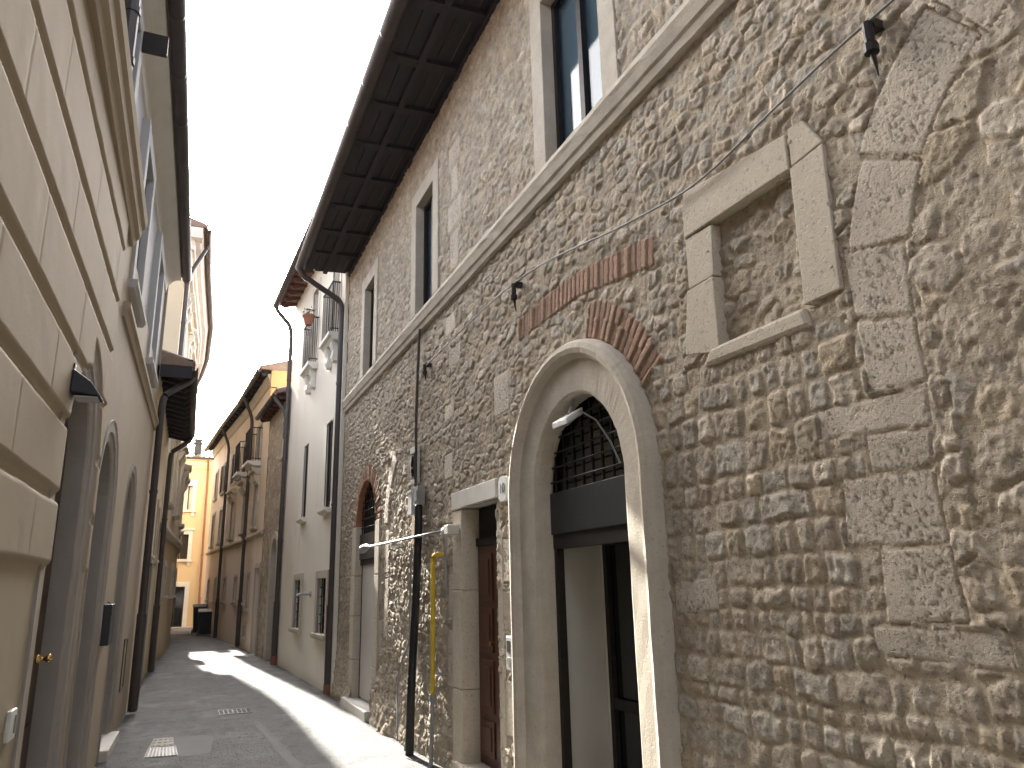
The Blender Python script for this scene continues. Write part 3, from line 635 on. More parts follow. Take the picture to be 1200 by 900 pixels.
# walled-up window
mb = MB(); rng = random.Random(2)
def hx(q, d0, d1): # four (y,z) corners -> slab
    mb.hexa([FS.P(q[0][0], q[0][1], d0), FS.P(q[0][0], q[0][1], d1), FS.P(q[1][0], q[1][1], d1), FS.P(q[1][0], q[1][1], d0),
             FS.P(q[3][0], q[3][1], d0), FS.P(q[3][0], q[3][1], d1), FS.P(q[2][0], q[2][1], d1), FS.P(q[2][0], q[2][1], d0)])
hx([(2.215, 3.33), (2.985, 3.345), (2.96, 3.60), (2.21, 3.50)], -.10, .010)
hx([(2.035, 2.70), (2.232, 2.70), (2.212, 3.33), (2.02, 3.345)], -.10, .006)
hx([(2.02, 3.352), (2.205, 3.336), (2.2, 3.52), (2.11, 3.51)], -.10, .004)
hx([(2.785, 3.06), (2.99, 3.06), (2.985, 3.338), (2.765, 3.327)], -.10, .002)
hx([(2.79, 2.66), (3.06, 2.72), (3.0, 3.053), (2.785, 3.053)], -.10, .008)
bw = mb.build('walled_window', 'travertine', stone, bevel=.006)
mb = MB(); hx([(2.21, 2.60), (2.93, 2.615), (2.86, 2.70), (2.24, 2.695)], -.10, .012); mb.build('sill', 'travertine', bw, bevel=.02)

# ---- fixtures on the stone wall
for name_l, y, z0, z1 in (('black iron wall hook right of the walled-up window, nearest the camera', 1.687, 3.42, 3.66), ('small black iron hook above the brick relieving arch', 5.12, 3.68, 3.92), ('tiny dark iron hook beside the thin vertical conduit', 7.565, 3.74, 3.93)):
    mb = MB(); zm_ = (z0 + z1) / 2
    mb.tube([FS.P(y, z1, .0), FS.P(y, z1, .045), FS.P(y, z1 - .01, .06), FS.P(y, zm_ + .03, .06), FS.P(y, zm_, .06), FS.P(y, z0, .045)], [.018, .02, .02, .02, .014, .003], 8)
    mb.tube([FS.P(y, zm_ + .015, .06), FS.P(y, zm_ - .02, .06)], .028, 8)
    mb.box(2.32 - .05, 2.33, y - .022, y + .022, z1 - .03, z1 + .008)
    tag(mb.build('wall_hook', 'iron'), name_l, 'hook', 'iron hooks on the stone wall')
def cable(pts, r, m, name, label, cat, sag=0, n=8):
    P = [Vector(p) for p in pts]; out = []
    for i in range(len(P) - 1):
        p0, p1, p2, p3 = P[max(i - 1, 0)], P[i], P[i + 1], P[min(i + 2, len(P) - 1)]
        for k in range(8):
            t = k / 8; out.append(.5 * ((2 * p1) + (p2 - p0) * t + (2 * p0 - 5 * p1 + 4 * p2 - p3) * t * t + (3 * p1 - p0 - 3 * p2 + p3) * t ** 3))
    out.append(P[-1]); mb = MB(); mb.tube(out, r, n); return tag(mb.build(name, m, smooth=True), label, cat)
cable([FS.P(-2, 3.72, .05), FS.P(.5, 3.69, .05), FS.P(1.69, 3.655, .06), FS.P(2.2, 3.632, .04), FS.P(2.8, 3.575, .035), FS.P(3.45, 3.655, .04), FS.P(5.12, 3.925, .05), FS.P(7.565, 3.91, .05), FS.P(7.9, 3.9, .04)], .006, 'grey_plastic', 'cable', 'thin cable strung along the rubble wall above the walled-up window', 'cable')
cable([FS.P(7.83, 4.42, .045), FS.P(7.88, 4.0, .045), FS.P(7.93, 3.5, .045), FS.P(7.93, 3.05, .045), FS.P(7.93, 2.62, .045)], .016, 'gutter', 'conduit', 'thin dark vertical conduit running down from the string course', 'conduit')
mb = MB(); FS.box(mb, 7.92, 8.16, 3.02, 3.10, 0, .05); FS.box(mb, 7.92, 8.16, 2.68, 2.74, 0, .045); FS.box(mb, 7.92, 7.96, 2.74, 3.02, 0, .048); FS.box(mb, 8.11, 8.16, 2.74, 3.02, 0, .046)
nb = thing('meter_niche', 'small white framed wall niche with a black cable loop beside the conduit', 'niche', FS.P(8.04, 2.68))
mb.build('frame', 'whitewash', nb, bevel=.008); mb = MB(); FS.box(mb, 7.96, 8.11, 2.74, 3.02, 0, .02); mb.build('back_plate', 'dark', nb)
mb = MB(); mb.tube([FS.P(8.03 + .045 * math.cos(t), 2.88 + .11 * math.sin(t), .05) for t in np.linspace(0, 6.0, 20)], .012, 8); mb.build('cable_loop', 'black_rubber', nb)
mb = MB(); FS.box(mb, 7.9, 8.04, 2.34, 2.60, 0.02, .10); FS.box(mb, 7.895, 8.045, 2.57, 2.605, .1, .108); tag(mb.build('junction_box', 'white_plastic', bevel=.01), 'white plastic junction box under the small wall niche', 'junction box')
mb = MB(); FS.box(mb, 7.66, 7.82, 2.42, 2.62, 0.02, .10); FS.box(mb, 7.69, 7.79, 2.46, 2.58, .1, .106); tag(mb.build('junction_box', 'grey_plastic', bevel=.012), 'grey junction box at the top of the thick black cable duct', 'junction box')
mb = MB(); n_ = 22
mb.add([FS.P(8.02 + (.12 + .03 * math.sin(k * 2.3)) * math.cos(2 * math.pi * k / n_), 2.18 + (.17 + .03 * math.cos(k * 1.7)) * math.sin(2 * math.pi * k / n_), .032) for k in range(n_)] + [FS.P(8.02 + .15 * math.cos(2 * math.pi * k / n_), 2.18 + .2 * math.sin(2 * math.pi * k / n_), -.02) for k in range(n_)],
       [tuple(range(n_))] + [(k, (k + 1) % n_, n_ + (k + 1) % n_, n_ + k) for k in range(n_)]); mb.build('mortar_patch', 'rust_plaster', stone)
cable([FS.P(7.72, 2.42, .07), FS.P(7.70, 2.1, .08), FS.P(7.72, 1.5, .09), FS.P(7.78, .95, .10), FS.P(7.72, .6, .13), FS.P(7.78, .3, .12), FS.P(7.80, -.01, .12)], .042, 'black_rubber', 'cable_duct', 'thick black rubber cable duct running down to the pavement', 'cable duct', n=12)
cable([FS.P(7.86, 2.4, .05), FS.P(7.86, 1.6, .055), FS.P(7.86, .9, .07), FS.P(7.88, .5, .1), FS.P(7.9, .02, .13)], .018, 'grey_plastic', 'conduit', 'grey conduit close beside the thick black cable duct', 'conduit')
cable([FS.P(8.05, 2.0, .05), FS.P(8.06, 1.4, .06), FS.P(8.03, 1.05, .07), FS.P(8.25, .85, .08), FS.P(8.3, .55, .12), FS.P(8.08, .33, .17), FS.P(7.98, .18, .2)], .011, 'grey_plastic', 'cable', 'loose grey cable looping near the foot of the wall left of the black duct', 'cable')
hp = thing('drain_pipe', 'pale horizontal pipe on brackets crossing the wall at door-head height', 'pipe', FS.P(8.3, 2.08))
mb = MB(); mb.tube([FS.P(6.62, 2.085, .11), FS.P(8.0, 2.09, .11), FS.P(10.0, 2.10, .12)], .013, 10); mb.build('pipe_run', 'steel', hp, smooth=True)
mb = MB(); mb.tube([FS.P(9.8, 2.10, .12), FS.P(9.95, 2.10, .125), FS.P(10.12, 2.08, .13), FS.P(10.25, 2.05, .13)], [.02, .045, .055, .02], 9); mb.build('foil_wrap', 'steel', hp)
for y in (6.75, 8.6): mb = MB(); mb.box(2.18, 2.33, y - .015, y + .015, 2.05, 2.065); mb.tube([FS.P(y - .016, 2.087, .11), FS.P(y + .016, 2.087, .11)], .026, 10); mb.build('bracket', 'steel', hp)
mb = MB(); FS.box(mb, 6.58, 6.7, 2.04, 2.13, 0.02, .13); mb.build('end_block', 'whitewash', hp, bevel=.01)
cable([FS.P(6.84, 2.08, .08), FS.P(6.84, 1.9, .07), FS.P(6.84, 1.6, .06), FS.P(6.86, 1.53, .06), FS.P(6.95, 1.5, .05), FS.P(7.0, 1.5, .03)], .014, 'grey_plastic', 'pipe', 'short grey pipe dropping from the horizontal pipe right of the yellow gas pipe', 'pipe')
gp = thing('gas_pipe', 'bright yellow vertical gas pipe standing left of the panelled house door', 'pipe', FS.P(7.18, 0))
mb = MB(); mb.tube([FS.P(7.02, 1.88, .02), FS.P(7.05, 1.885, .07), FS.P(7.14, 1.885, .08), FS.P(7.17, 1.86, .08), FS.P(7.175, 1.8, .08), FS.P(7.18, .58, .08)], .022, 10); mb.build('pipe_run', 'yellow_paint', gp, smooth=True)
mb = MB(); mb.tube([FS.P(7.18, .58, .08), FS.P(7.18, .45, .08), FS.P(7.19, 0, .09)], .019, 10); mb.tube([FS.P(7.18, .62, .08), FS.P(7.18, .56, .08)], .032, 10); mb.build('riser', 'grey_plastic', gp)
for z in (.8, 1.6): mb = MB(); mb.box(2.23, 2.33, 7.165, 7.195, z - .01, z + .01); mb.build('clamp', 'steel', gp)
ic = thing('intercom', 'white intercom panel with dark grille between the house door and near arch', 'intercom', FS.P(5.41, 1.0))
mb = MB(); FS.box(mb, 5.36, 5.47, .98, 1.22, 0.005, .045); mb.build('housing', 'white_plastic', ic, bevel=.008)
mb = MB(); FS.box(mb, 5.385, 5.445, 1.11, 1.19, .045, .049); mb.build('speaker_grille', 'panel', ic)
mb = MB(); FS.box(mb, 5.39, 5.44, 1.02, 1.07, .045, .05); mb.build('button', 'steel', ic)
hn = thing('house_number', 'white oval house number plate right of the marble door lintel', 'number plate', FS.P(5.5, 2.32))
mb = MB(); n_ = 28; pts = [(5.492 + .075 * math.copysign(abs(math.cos(t)) ** .6, math.cos(t)), 2.325 + .095 * math.copysign(abs(math.sin(t)) ** .6, math.sin(t))) for t in np.linspace(0, 2 * math.pi, n_, endpoint=False)]
mb.add([FS.P(y, z, .012) for y, z in pts] + [FS.P(y, z, .04) for y, z in pts], [tuple(range(n_)), tuple(range(2 * n_ - 1, n_ - 1, -1))] + [(k, (k + 1) % n_, n_ + (k + 1) % n_, n_ + k) for k in range(n_)])
mb.build('plate', 'white_plastic', hn, bevel=.005)
fc = bpy.data.curves.new('digits', 'FONT'); fc.body = '10'; fc.size = .11; fc.align_x = 'CENTER'; fc.align_y = 'CENTER'; fc.extrude = .001; fc.materials.append(M['ink'])
fo = bpy.data.objects.new('digits', bpy.data.meshes.new_from_object(bpy.data.objects.new('digit_curve', fc))); fo.data.materials.clear(); fo.data.materials.append(M['ink']); C.objects.link(fo); fo.parent = hn; fo.rotation_euler = (R(90), 0, R(-90)); fo.location = Vector(FS.P(5.492, 2.325, .0425)) - hn.location
sp = thing('flood_lamp', 'white rectangular flood lamp hanging under the crown of the near arch', 'lamp', FS.P(4.4, 2.72, -.06))
mb = MB(); q = [FS.P(4.33, 2.69, -.08), FS.P(4.33, 2.61, .05), FS.P(4.55, 2.61, .05), FS.P(4.55, 2.69, -.08)]; mb.hexa(q + [(a, b, c + .05) for a, b, c in q]); mb.build('housing', 'white_plastic', sp, bevel=.01)
mb = MB(); mb.hexa([(a + (.015 if i in (1, 2) else -.015), b + (.02 if i < 2 else -.02), c - .006) for i, (a, b, c) in enumerate(q)] + [(a + (.015 if i in (1, 2) else -.015), b + (.02 if i < 2 else -.02), c + .002) for i, (a, b, c) in enumerate(q)]); mb.build('lens', 'glass_lens', sp)
mb = MB(); mb.tube([FS.P(4.42, 2.70, -.02), FS.P(4.42, 2.75, -.04), FS.P(4.4, 2.80, -.05)], .014, 8); mb.tube([FS.P(4.3, 2.70, -.04), FS.P(4.2, 2.62, -.1), FS.P(4.05, 2.45, -.11), FS.P(3.95, 2.3, -.11)], .006, 6); mb.build('arm', 'grey_plastic', sp)

# ================================================================== RIGHT: WHITE HOUSE
FW = Fac([(12.42, 2.262), (17.95, 2.072)], -1)
white = thing('white_house', 'white plastered house with two small iron balconies beyond the stone building', 'building', (2.26, 15, 0))
doors_w = [(12.88, 13.48, 6.0, 7.7), (14.88, 15.48, 6.0, 7.7)]
hw_ = [(13.02, 13.55, 2.92, 4.46), (15.3, 15.75, 2.95, 4.42), (12.98, 13.72, .86, 1.76), (15.35, 16.0, .86, 1.76)]
mb = MB(); FW.wall(mb, 12.42, 17.95, 0, 8.35, doors_w + hw_, .3); FW.body(mb, 12.42, 17.95, 0, 8.35); mb.build('wall', 'white_plaster', white)
for a, b, c, d in hw_[:2]: window(FW, white, a, b, c, d, fw=.03, proj=.006, reveal=.05, pane='darkwin', sill=.1, bars=(1, 0), sash='darkwin', trim='white_plaster')
for a, b, c, d in hw_[2:]:
    o = window(FW, white, a, b, c, d, fw=.13, proj=.035, reveal=.1, pane='glassdark', sill=.05, bars=(1, 0), trim='limestone')
    mb = MB()
    for k in range(1, 5): y = a + (b - a) * k / 5; mb.tube([FW.P(y, c, -.03), FW.P(y, d, -.03)], .01, 6)
    for k in range(1, 6): z = c + (d - c) * k / 6; mb.tube([FW.P(a, z, -.03), FW.P(b, z, -.03)], .009, 6)
    mb.build('grille', 'iron', o)
for a, b, c, d in doors_w: window(FW, white, a, b, c, d, fw=.12, proj=.02, reveal=.12, pane='glassdark', sill=0, bars=(1, 2), sash='darkwin')
balcony(FW, white, 12.74, 13.64, 5.97, .2); balcony(FW, white, 14.72, 15.64, 5.97, .2)
rafters(FW, np.arange(12.7, 17.9, .42), .36, 8.36, 8.23, .09, .11, white, 'red_wood'); soffit(FW, 12.44, 18.0, .40, 8.38, 8.25, white, 'red_wood')
FW.roof(12.44, 18.02, .42, 8.29, .33, white); gutter(FW, 12.44, 18.02, .46, 8.26, white, r=.065)
downpipe([FW.P(17.9, 8.2, .46), FW.P(17.9, 8.1, .43), FW.P(17.88, 7.75, .12), FW.P(17.87, 7.5, .08), FW.P(17.87, .03, .08)], white)
mb = MB(); mb.tube([FW.P(17.87, .2, .08), FW.P(17.87, .02, .08)], .07, 12); mb.build('pipe_shoe', 'terracotta', white)
fp = thing('flower_pot', 'terracotta pot with a dry plant hanging on the farther white-house balcony', 'flower pot', FW.P(14.72, 6.7, .2))
c = FW.P(14.72, 6.72, .22); mb = MB(); mb.lathe(c, [(.07, 0), (.11, .17), (.125, .17), (.125, .21), (.105, .21), (.1, .18)], 14); mb.build('pot', 'terracotta', fp, smooth=False)
mb = MB(); rng = random.Random(4)
for k in range(70):
    a, r_, z = rng.uniform(0, 6.28), rng.uniform(0, .13), rng.uniform(.18, .36); p = Vector(c) + Vector((r_ * math.cos(a), r_ * math.sin(a), z)); u = Vector((rng.gauss(0, 1), rng.gauss(0, 1), rng.gauss(0, 1))).normalized() * .035; v = u.orthogonal().normalized() * .015
    mb.add([p - u, p + v, p + u, p - v], [(0, 1, 2, 3)])
mb.build('leaves', 'leaf', fp)
wt = thing('wall_tap', 'small steel tap spout between the lower windows of the white house', 'tap', FW.P(14.4, 1.55)); mb = MB(); mb.tube([FW.P(14.4, 1.5, 0), FW.P(14.4, 1.5, .2), FW.P(14.4, 1.47, .24), FW.P(14.4, 1.42, .24)], .022, 8); mb.build('spout', 'steel', wt); mb = MB(); mb.tube([FW.P(14.4, 1.5, .02), FW.P(14.4, 1.5, .0)], .05, 10); mb.build('flange', 'steel', wt)

# ================================================================== RIGHT: NARROW STONE HOUSE
FD = Fac([(17.95, 2.06), (20.95, 1.90)], -1)
narrow = thing('narrow_house', 'narrow rubble stone house with low red eaves between the white and beige fronts', 'building', (2.0, 19.4, 0))
ys2 = np.linspace(17.95, 20.95, 160); zs2 = np.linspace(-.02, 6.1, 300); Y2, Z2 = np.meshgrid(ys2, zs2, indexing='ij')
H2, C2 = masonry_field(Y2 - 12 + .3, Z2 + .2 * 0); H2 = np.clip(H2, -.02, .03)
# plain rubble only: resample away from the doorway bands
H2, C2 = masonry_field(Y2 - 20.2, Z2 + 3.9); 
X2 = np.interp(Y2, FD.y, FD.x) - (H2 - .012)
y2m, z2m = (Y2[:-1, :-1] + Y2[1:, 1:]) / 2, (Z2[:-1, :-1] + Z2[1:, 1:]) / 2
hole2 = (y2m > 18.03) & (y2m < 18.55) & (z2m > 4.6) & (z2m < 5.5) | (np.abs(y2m - 19.0) < .48) & (z2m < 2.35) | (np.hypot(y2m - 19.0, z2m - 2.35) < .48)
ex = MB(); FD.body(ex, 17.95, 20.95, 0, 6.1)
grid_mesh('wall', ys2, zs2, np.stack([X2, Y2, Z2], -1), hole2, H2, C2, 'rubble', narrow, ex)
window(FD, narrow, 18.08, 18.5, 4.65, 5.45, fw=.12, proj=.02, reveal=.1, trim='limestone', deep=.2)
mb = arch_band(FD, 19.0, .42, 2.35, 0, [(0, -.2), (0, .02), (.15, .025), (.17, .0), (.17, -.05)], .002, 30); o = mb.build('arched_doorway', 'limestone', narrow)
mb = arch_fill(FD, 19.0, .42, 2.35, 0, -.22, -.18); mb.build('door', 'doorwood', o)
rafters(FD, np.arange(18.15, 20.95, .4), .25, 6.12, 6.05, .08, .1, narrow, 'red_wood'); soffit(FD, 17.98, 20.98, .27, 6.14, 6.07, narrow, 'red_wood')
FD.roof(17.98, 20.98, .29, 6.10, .3, narrow); gutter(FD, 17.98, 20.98, .32, 6.08, narrow, r=.06)
downpipe([FD.P(18.1, 6.02, .32), FD.P(18.1, 5.95, .3), FD.P(17.99, 5.65, .1), FD.P(17.98, 5.5, .07), FD.P(17.99, 5.0, .07)], narrow, foot=False)

# ================================================================== RIGHT: LONG BEIGE BUILDING
FE = Fac([(20.95, 1.90), (25.2, 1.655), (29.3, 1.30), (34.2, .93)], -1)
beige = thing('beige_building', 'long beige plastered building with deep dark eaves following the curve of the street', 'building', (1.7, 27, 0))
WE = []
for y in (22.6, 24.9, 27.4, 30.3, 32.6): WE.append((y - .35, y + .35, 3.3, 4.5))
for y in (22.6, 24.9, 27.4, 30.3, 32.6): WE.append((y - .35, y + .35, 5.15, 6.2))
for y in (24.2, 25.8, 28.1, 30.6, 32.7): WE.append((y - .25, y + .25, 1.25, 2.0))
WE.append((22.8, 23.25, 1.1, 2.0)); WE.append((23.0, 23.4, .35, .62))
DE = (21.0, 21.75, 0, 2.15)
mb = MB(); FE.wall(mb, 20.95, 34.2, 0, 7.5, WE + [DE], .25); FE.body(mb, 20.95, 34.2, 0, 7.5); mb.build('wall', 'beige_plaster', beige)
for i, (a, b, c, d) in enumerate(WE):
    if i < 5: window(FE, beige, a, b, c, d, fw=.12, proj=.03, reveal=.12, trim='limestone', pane='darkwin', sill=.06, hood=.22 if i < 3 else 0)
    elif i < 10:
        window(FE, beige, a, b, c, d, fw=.1, proj=.03, reveal=.12, trim='limestone', pane='darkwin', sill=.05, shutters=(-1, 1) if i in (6, 7, 8) else None)
    else: window(FE, beige, a, b, c, d, fw=.08, proj=.02, reveal=.12, trim='limestone', pane='darkwin', sill=.04, bars=(1, 1))
for y in (22.6, 24.9): balcony(FE, beige, y - .55, y + .55, 5.1, .38)
mb = MB(); FE.box(mb, DE[0], DE[1], 0, DE[3], -.2, -.16)
for k in range(3): FE.box(mb, DE[0] + .08, DE[1] - .08, .12 + k * .68, .68 + k * .68, -.16, -.145)
do = mb.build('door', 'doorwood', beige)
mb = MB(); FE.box(mb, DE[0] - .04, DE[0], 0, 2.2, 0, .03); FE.box(mb, DE[1], DE[1] + .12, 0, 2.2, 0, .03); FE.box(mb, DE[0], DE[1], 2.15, 2.27, 0, .032); mb.build('door_surround', 'limestone', beige)
mb = MB(); FE.run(mb, 20.95, 34.2, [(-.02, 3.0), (.04, 3.0), (.07, 3.05), (.07, 3.1), (-.02, 3.12)]); mb.build('string_course', 'limestone', beige)
mb = MB(); FE.run(mb, 20.95, 34.2, [(-.02, 7.05), (.05, 7.08), (.08, 7.2), (.12, 7.28), (.12, 7.34), (-.02, 7.36)]); mb.build('cornice', 'limestone', beige)
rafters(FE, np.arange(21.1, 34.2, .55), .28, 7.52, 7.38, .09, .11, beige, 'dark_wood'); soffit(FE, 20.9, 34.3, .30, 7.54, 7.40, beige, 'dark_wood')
FE.roof(20.85, 34.35, .32, 7.44, .3, beige); gutter(FE, 20.85, 34.35, .36, 7.42, beige, r=.065)
for y in (23.9, 28.9): downpipe([FE.P(y, 7.36, .36), FE.P(y, 7.28, .33), FE.P(y + .05, 6.8, .12), FE.P(y + .05, 6.6, .08), FE.P(y + .05, .03, .08)], beige)
og = thing('orange_gable', 'small orange plastered end wall showing above the low red eaves', 'gable wall', (2.1, 21.2, 6.1))
mb = MB(); mb.hexa([(1.86, 20.86, 6.2), (4.5, 20.86, 6.2), (4.5, 20.93, 6.2), (1.86, 20.93, 6.2), (1.86, 20.86, 7.42), (4.5, 20.86, 8.1), (4.5, 20.93, 8.1), (1.86, 20.93, 7.42)]); mb.build('wall', 'orange_plaster', og)
mb = MB(); mb.tube([(1.85, 20.84, 6.95), (2.6, 20.84, 6.9)], .012, 6); mb.build('tie_rod', 'iron', og)

# ================================================================== END OF STREET: YELLOW HOUSE
YF = 37.0
yel = thing('yellow_house', 'orange yellow house with white window surrounds closing the far end of the street', 'building', (0, YF, 0))
def fbox(mb, x0, x1, z0, z1, d0, d1): mb.box(x0, x1, YF - d1, YF - d0, z0, z1)
wf = [(-.52, .02 + .05, 5.15, 6.2), (-.78, .02, 2.98, 4.05), (1.6, 2.2, 2.98, 4.05), (1.6, 2.2, 5.15, 6.2), (-2.9, -2.2, 2.98, 4.05), (-2.9, -2.2, 5.15, 6.2)]
wf[0] = (-.40, .20, 5.15, 6.2); wf[1] = (-.42, .20, 2.98, 4.05); df = (-.50, .22, 0, 1.80)
mb = MB(); xs = sorted(set([-5, 5] + [q for h in wf + [df] for q in h[:2]])); zz = sorted(set([0, 7.4] + [q for h in wf + [df] for q in h[2:]]))
for a, b in zip(xs, xs[1:]):
    for c_, d_ in zip(zz, zz[1:]):
        if any(h[0] < (a + b) / 2 < h[1] and h[2] < (c_ + d_) / 2 < h[3] for h in wf + [df]): continue
        mb.add([(a, YF, c_), (b, YF, c_), (b, YF, d_), (a, YF, d_)], [(0, 1, 2, 3)])
for a, b, c_, d_ in wf + [df]:
    for p, q in (((a, c_), (b, c_)), ((b, c_), (b, d_)), ((b, d_), (a, d_)), ((a, d_), (a, c_))):
        mb.add([(p[0], YF, p[1]), (q[0], YF, q[1]), (q[0], YF + .25, q[1]), (p[0], YF + .25, p[1])], [(0, 1, 2, 3)])
mb.add([(-5, YF, 0), (-5, YF, 7.4), (-5, YF + 7, 7.4), (-5, YF + 7, 0)], [(0, 1, 2, 3)]); mb.add([(5, YF, 0), (5, YF, 7.4), (5, YF + 7, 7.4), (5, YF + 7, 0)], [(0, 1, 2, 3)]); mb.add([(-5, YF + 7, 0), (5, YF + 7, 0), (5, YF + 7, 7.4), (-5, YF + 7, 7.4)], [(0, 1, 2, 3)])
mb.build('wall', 'yellow_plaster', yel)
for i, (a, b, c_, d_) in enumerate(wf):
    mb = MB(); fbox(mb, a - .16, a, c_ - .02, d_ + .18, -.02, .04); fbox(mb, b, b + .16, c_ - .02, d_ + .18, -.02, .041); fbox(mb, a, b, d_, d_ + .18, -.02, .039); fbox(mb, a - .22, b + .22, d_ + .181, d_ + .26, -.02, .1); fbox(mb, a - .2, b + .2, c_ - .12, c_ - .021, -.02, .1)
    for x in (a - .1, b + .02): fbox(mb, x, x + .1, c_ - .3, c_ - .121, -.02, .06)
    o = mb.build('window', 'white_trim', yel)
    if i in (0, 3, 5):
        mb = MB(); fbox(mb, a, b, c_, d_, -.2, -.17); mb.build('pane', 'whitewash' if i == 0 else 'glassdark', o)
        mb = MB()
        for x in (a + .17, a + .42): fbox(mb, x, x + .04, c_, d_, -.168, -.14)
        mb.build('sash', 'darkwin', o)
    else:
        for x in (a, (a + b) / 2 + .005):
            mb = MB(); x1 = x + (b - a) / 2 - .005; fbox(mb, x, x1, c_, d_, -.12, -.08)
            for k in range(15): z = c_ + .05 + k * .066; fbox(mb, x + .05, x1 - .05, z, z + .035, -.079, -.065)
            mb.build('shutter', 'darkwin', o)
mb = MB(); fbox(mb, df[0] - .18, df[0], 0, 2.0, -.02, .05); fbox(mb, df[1], df[1] + .18, 0, 2.0, -.02, .051); fbox(mb, df[0], df[1], 1.80, 2.0, -.02, .049); o = mb.build('doorway', 'white_trim', yel)
mb = MB(); fbox(mb, df[0], df[1], 0, 1.8, -.2, -.16); mb.build('door', 'glassdark', o); mb = MB()
for x in (df[0], -.16, df[1] - .05): fbox(mb, x, x + .05, 0, 1.8, -.159, -.13)
for z in (0, .9, 1.74): fbox(mb, df[0] + .05, -.165, z, z + .06, -.158, -.135); fbox(mb, -.105, df[1] - .055, z, z + .06, -.158, -.135)
mb.build('door_frame', 'darkwin', o)
mb = MB(); fbox(mb, -5, 5, 7.0, 7.12, 0, .08); fbox(mb, -5, 5, 7.12, 7.32, 0, .18); fbox(mb, -5, 5, 7.32, 7.4, 0, .3); mb.build('cornice', 'end_plaster', yel)
FY = Fac([(-5, 0), (5, 0)], 1)
mb = MB(); mb.hexa([(-5.2, YF - .42, 7.4), (5.2, YF - .42, 7.4), (5.2, YF + 3.4, 7.41), (-5.2, YF + 3.4, 7.41), (-5.2, YF - .42, 7.47), (5.2, YF - .42, 7.47), (5.2, YF + 3.4, 8.55), (-5.2, YF + 3.4, 8.55)])
for i in range(46):
    x = -5.1 + i * .226; mb.sweep([[(x + .09 * math.cos(t), y, z + .07 * math.sin(t)) for t in np.linspace(0, math.pi, 6)] for y, z in ((YF - .45, 7.45), (YF + 3.4, 8.53))])
    mb.add([(x + .09 * math.cos(t), YF - .44, 7.45 + .07 * math.sin(t)) for t in np.linspace(0, math.pi, 6)], [tuple(range(6))])
mb.build('roof', 'tile', yel)
mb = MB(); mb.box(.12, .42, YF + .2, YF + .6, 7.5, 8.2); mb.box(.06, .48, YF + .14, YF + .66, 8.2, 8.26); mb.box(.14, .4, YF + .2, YF + .24, 8.26, 8.36); mb.box(.14, .4, YF + .5, YF + .56, 8.26, 8.36); mb.box(.08, .46, YF + .15, YF + .65, 8.36, 8.41); mb.build('chimney', 'panel', yel)
mb = MB(); mb.tube([(-5, YF - .47, 7.42), (5, YF - .47, 7.42)], .06, 8); mb.build('gutter', 'gutter', yel)
downpipe([(.75, YF - .47, 7.4), (.75, YF - .45, 7.3), (.77, YF - .12, 6.9), (.78, YF - .08, 6.7), (.85, YF - .08, .03)], yel, r=.045, m='terracotta')
mb = MB(); mb.box(-4, 4, YF - .9, YF - .01, -.02, .12); tag(mb.build('pavement', 'paving', bevel=.01), kind='structure')

# dark wheeled bins at the corner
for i, (x, y, h_, m_, lb) in enumerate(((.80, 32.6, 1.1, 'black_plastic', 'taller black wheeled bin standing at the far corner'), (.98, 31.2, .95, 'black_plastic', 'lower dark bin with a rounded lid in front of the far corner'))):
    b = thing('wheeled_bin', lb, 'bin', (x, y, 0), 'dark bins at the far corner')
    mb = MB(); mb.hexa([(x - .2, y - .22, .06), (x + .2, y - .22, .06), (x + .2, y + .22, .06), (x - .2, y + .22, .06), (x - .25, y - .28, h_ - .1), (x + .25, y - .28, h_ - .1), (x + .25, y + .28, h_ - .1), (x - .25, y + .28, h_ - .1)]); mb.build('body', m_, b, bevel=.02)
    mb = MB(); mb.sweep([[(x - .27, y - .3 + .6 * t, h_ - .09 + .1 * math.sin(t * math.pi)), (x + .27, y - .3 + .6 * t, h_ - .09 + .1 * math.sin(t * math.pi)), (x + .27, y - .3 + .6 * t, h_ - .1), (x - .27, y - .3 + .6 * t, h_ - .1)] for t in np.linspace(0, 1, 8)], close=True); mb.build('lid', 'grey_plastic' if i else m_, b)
    for s_ in (-1, 1): mb = MB(); mb.tube([(x + s_ * .2, y + .2, .09), (x + s_ * .25, y + .2, .09)], .09, 14); mb.build('wheel', 'black_rubber', b)

# ================================================================== LEFT: CREAM RUSTICATED BUILDING
FA = Fac([(-5, -.9075), (12.2, -.538)], 1)
cream = thing('cream_building', 'near cream plastered building with rusticated base and arched portals on the left', 'building', (-.7, 4, 0))
yA = spacing(-5, 12.2, lambda y: .05 if y < 2 else .012); zA = spacing(-.02, 4.66, lambda z: .012)
YA, ZA = np.meshgrid(yA, zA, indexing='ij')
JZ = [1.73, 2.13, 2.56, 2.98, 3.43, 3.85, 4.30]
hA = .002 * fbm(YA, ZA, 5, 3, 90)
bay_end = 6.52
rz = np.full(YA.shape, 9.0); course = np.zeros(YA.shape)
for j in JZ: rz = np.minimum(rz, np.abs(ZA - j)); course = course + (ZA > j)
stag = np.where(course % 2 == 0, 0, .62); t = (YA + 5 + stag) / 1.24; jd = np.abs(t - np.round(t)) * 1.24
rust = (YA < bay_end) & (ZA > 1.73)
blk = .028 * sstep(.014, .046, rz + .006 * fbm(YA, ZA, 4, 2, 91)) - .0025 * (1 - sstep(.006, .02, jd))
hp_ = lambda r: np.where(ZA < 2.45, np.abs(YA - 5.55), np.hypot(YA - 5.55, ZA - 2.45)) - r
edge = sstep(0, .035, np.where(YA < 5.55, hp_(.59), hp_(.80)))
hA = hA + np.where(rust, blk, 0) * edge * sstep(0, .03, bay_end - YA)
